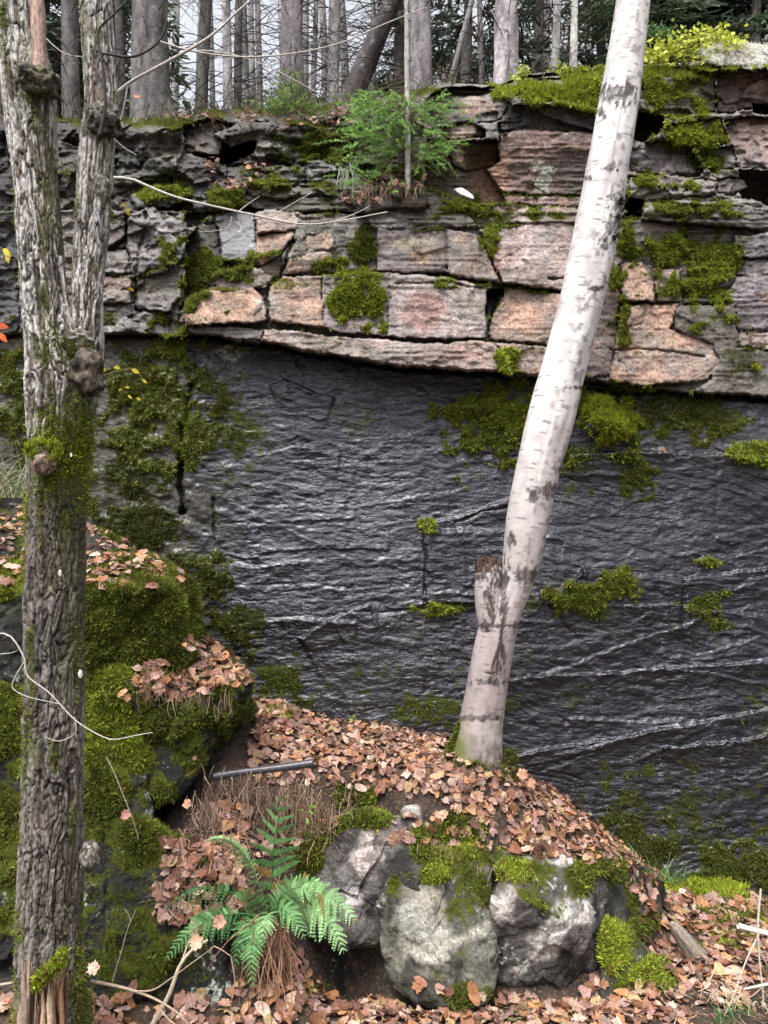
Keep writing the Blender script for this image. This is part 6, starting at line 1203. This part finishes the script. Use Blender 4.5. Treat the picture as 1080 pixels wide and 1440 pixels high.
stick('dead_stalk', 'thin drooping stem with a pinkish leaf on the mossy boulder', [([(150, 1065), (162, 1090), (174, 1120), (186, 1150), (195, 1180)], 3.05, .0024, .0012)], PL)
stick('root', 'pale thin root hanging below the fern fronds', [([(325, 1345), (330, 1380), (325, 1410), (318, 1440)], 2.98, .0026, .0016), ([(300, 1330), (312, 1336), (325, 1345)], 2.98, .002, .0014)], (.40, .28, .22), 'root')
stick('dead_stalk', 'pale thick twig entering from the right edge above the log', [([(1038, 1302), (1060, 1308), (1100, 1318)], 3.2, .0125, .010)], (.62, .56, .50))
stick('dead_stalk', 'tall thin pale stem standing at the right edge', [([(1070, 1250), (1066, 1300), (1068, 1350), (1073, 1400), (1074, 1460)], 3.15, .0045, .003)], (.52, .46, .40))
stick('dead_stalk', 'thin pale stem bending left at the lower right corner', [([(1064, 1320), (1052, 1345), (1040, 1375), (1032, 1400), (1018, 1430), (1008, 1455)], 3.1, .0035, .0022), ([(1090, 1382), (1060, 1388), (1046, 1391)], 3.1, .006, .004), ([(1064, 1315), (1070, 1340), (1082, 1362)], 3.1, .0025, .0015)], (.52, .45, .38))
tg = Acc(); strands(tg, 980, 1375, 1080, 1440, 3.1, 90, 14, .16, [(.42, .34, .26), (.3, .2, .14)], .0018, .15); tg.mk('dead_grass', TWIG, smooth=False, label='tangle of dead stalks at the lower right corner', cat='dead grass', kind='stuff')
# ---------------------------------------------------------------- grasses and small green plants
def grass(name, u, v, Y, n, L, lean, cols, label, spread=.03, cat='grass tuft', w=.0028, kind=None):
    a = Acc(); b = P(u, v, Y)
    for i in range(n):
        p = b + np.array([rg.normal(0, spread), rg.normal(0, spread * .6), 0]); l = L * rg.uniform(.5, 1.1); d = np.array([lean + rg.normal(0, .45), rg.normal(-.25, .35), 1.]); d /= np.linalg.norm(d); bend = rg.uniform(.2, .9)
        h = np.array([d[0], d[1], 0]); h /= np.linalg.norm(h) + 1e-6; s = np.cross(d, [0, 1, .2]); s /= np.linalg.norm(s); c = np.array(cols[rg.integers(len(cols))]) * rg.uniform(.7, 1.3); V = []
        for k in range(5):
            t = k / 4; q = p + d * l * t + (h * .6 - np.array([0, 0, .55])) * bend * l * t * t; ww = w * (1 - t) ** .6 * (1 if k else .7); V += [q - s * ww, q + s * ww]
        a.add(V, np.array([[0, 1, 3, 2], [2, 3, 5, 4], [4, 5, 7, 6], [6, 7, 9, 8]]), [*c, 1])
    return a.mk(name, GREEN, smooth=False, label=label, cat=cat, kind=kind)
GG = [(.12, .26, .10), (.20, .32, .10), (.08, .20, .10)]
grass('grass_tuft', 915, 1236, 3.72, 26, .20, -.35, GG, 'green grass tuft at the right end of the leafy mound, leaning left')
grass('grass_tuft', 938, 1240, 3.8, 34, .17, .1, GG + [(.26, .30, .10)], 'second green grass tuft beside the wet slab at the mound end', .04)
grass('grass_tuft', 1012, 1440, 2.98, 14, .15, .2, [(.10, .26, .08)], 'small fresh green grass blades at the bottom right corner')
grass('grass_tuft', 1048, 1425, 3.0, 12, .12, .0, [(.14, .24, .07)], 'little grass blades beside the pale stems in the corner')
grass('grass_tuft', 735, 1440, 2.95, 40, .09, .0, GG, 'short grass at the bottom edge below the angular boulder', .05)
grass('grass_tuft', 900, 1195, 4.1, 30, .14, -.2, [(.05, .07, .03), (.08, .10, .03)], 'dark wispy grass against the foot of the wet slab', .06)
grass('grass_tuft', 10, 700, 3.8, 120, .34, .1, [(.40, .36, .26), (.30, .28, .18), (.16, .22, .10)], 'pale dry grass clump behind the forked tree at the left edge', .12, w=.003)
grass('grass_tuft', -60, 690, 3.8, 90, .34, .1, [(.40, .36, .26), (.30, .28, .18), (.10, .18, .08)], 'dry grass clump beside the first at the far left edge', .12, w=.003)
def sprig(name, pts, leavesl, Y, colr, label, cat='seedling', size=.03, stem=(.20, .16, .08)):
    o = empty(name, P(*pts[0], Y), label, cat); a = Acc(); pxt(a, pts, Y, .0022, .001, (*stem, 1), 14, 4); a.mk('stem', TWIG, parent=o)
    for (u, v, s, ang_) in leavesl:
        n = 9; t = np.linspace(0, 1, n); hw = np.sin(t * math.pi) ** .8 * .26 * s; ca, sa = math.cos(ang_), math.sin(ang_); V = []
        for k in range(n):
            x = t[k] * s; z = -.25 * s * t[k] ** 2
            for q in (-1, 1): lx, ly = x, q * hw[k]; V.append(P(u, v, Y - .01) + np.array([lx * ca - ly * sa, -.3 * abs(ly) - .2 * x, lx * sa + ly * ca + z]))
        mk('leaf', V, np.array([[2 * k, 2 * k + 1, 2 * k + 3, 2 * k + 2] for k in range(n - 1)]), GREEN, parent=o, attrs={'col': np.tile([*colr, 1], (len(V), 1))}, smooth=False)
    return o
YL = (.55, .45, .04)
sprig('seedling', [(140, 530), (165, 522), (190, 520), (205, 540)], [(150, 520, .032, 3.0), (160, 517, .034, .1), (185, 520, .040, -.2), (200, 534, .026, -.4), (176, 545, .022, .2), (180, 556, .024, -.5), (192, 560, .022, -.2), (172, 548, .018, 3)], 3.4, YL, 'yellow-leaved seedling twig sticking out right of the forked tree burl')
sprig('seedling', [(165, 278), (172, 287), (182, 300)], [(170, 287, .026, -.3), (178, 292, .03, -1.2)], 2.9, YL, 'thin yellow leaf pair by the right stem of the forked tree')
sprig('seedling', [(165, 400), (180, 406)], [(180, 406, .026, -.1)], 2.9, YL, 'single yellow leaf right of the forked tree above the fork')
sprig('seedling', [(-5, 345), (8, 352)], [(4, 350, .034, -.6), (10, 356, .028, -1.3)], 2.3, YL, 'yellow leaf at the left edge beside the trunk')
sprig('seedling', [(-5, 470), (6, 466)], [(-4, 460, .04, .2), (-2, 470, .036, -.5)], 2.3, (.6, .12, .04), 'red-orange leaf at the left edge beside the trunk')
sprig('seedling', [(425, 1150), (432, 1138), (436, 1132)], [(428, 1140, .022, 2.6), (436, 1134, .03, .3), (434, 1140, .026, -.3), (432, 1150, .026, -1.4)], 3.3, (.20, .36, .06), 'tiny fresh green seedling on the bank above the fern')
sprig('seedling', [(497, 1022), (496, 1014)], [(490, 1012, .03, .1), (496, 1010, .03, 1.2)], 4.0, (.40, .50, .06), 'tiny yellow-green leaf poking from the mound near the slab')
def oneleaf(u, v, Y, size, colr, label, nrm=(0, -.8, .5), sh=0):
    V, Fs = LS[sh]; q = Vector(nrm).to_track_quat('Z', 'Y').to_matrix(); M = np.array(q @ Matrix.Rotation(u, 3, 'Z')) * size; mk('fallen_leaf', V @ M.T + P(u, v, Y), Fs, LEAF, attrs={'col': np.tile([*colr, 1], (len(V), 1))}, label=label, cat='leaf')
oneleaf(133, 1362, 2.6, .036, (.52, .38, .30), 'pale pink leaf stuck to the right side of the forked tree base')
oneleaf(178, 1145, 3.0, .034, (.50, .24, .20), 'pinkish leaf caught on the drooping stem on the mossy boulder')
oneleaf(172, 974, 3.3, .030, (.46, .25, .14), 'oval brown leaf hanging at the left tip of the leafy step', sh=3)
oneleaf(733, 1088, 3.62, .045, (.40, .2, .13), 'curled brown leaf standing upright right of the birch base')
oneleaf(745, 1100, 3.62, .04, (.30, .15, .10), 'dark curled leaf beside the upright one near the birch base', sh=2)
oneleaf(262, 1130, 3.1, .032, (.42, .24, .16), 'light brown leaf stuck on the dark bank left of the fern')
oneleaf(310, 1295, 2.98, .045, (.36, .2, .14), 'large brown leaf hanging among the left fern fronds')
oneleaf(278, 1325, 2.84, .045, (.46, .30, .2), 'pale brown leaf caught at the top of the split branch', sh=5)
oneleaf(193, 136, 3.0, .02, (.5, .2, .08), 'small orange leaf hanging on the bare branch near the stem', sh=8)
boulder([(638, 266, 4.30), (650, 264, 4.30), (664, 274, 4.30), (666, 280, 4.28), (650, 274, 4.28), (640, 270, 4.34), (662, 276, 4.36)], 'small white stone lying on the mossy ledge right of the sapling', (1.1, 1.08, 1.05), .004, .003, 31, 20, topmoss=0, gmoss=-1, lich=0, name='stone', cat='stone')
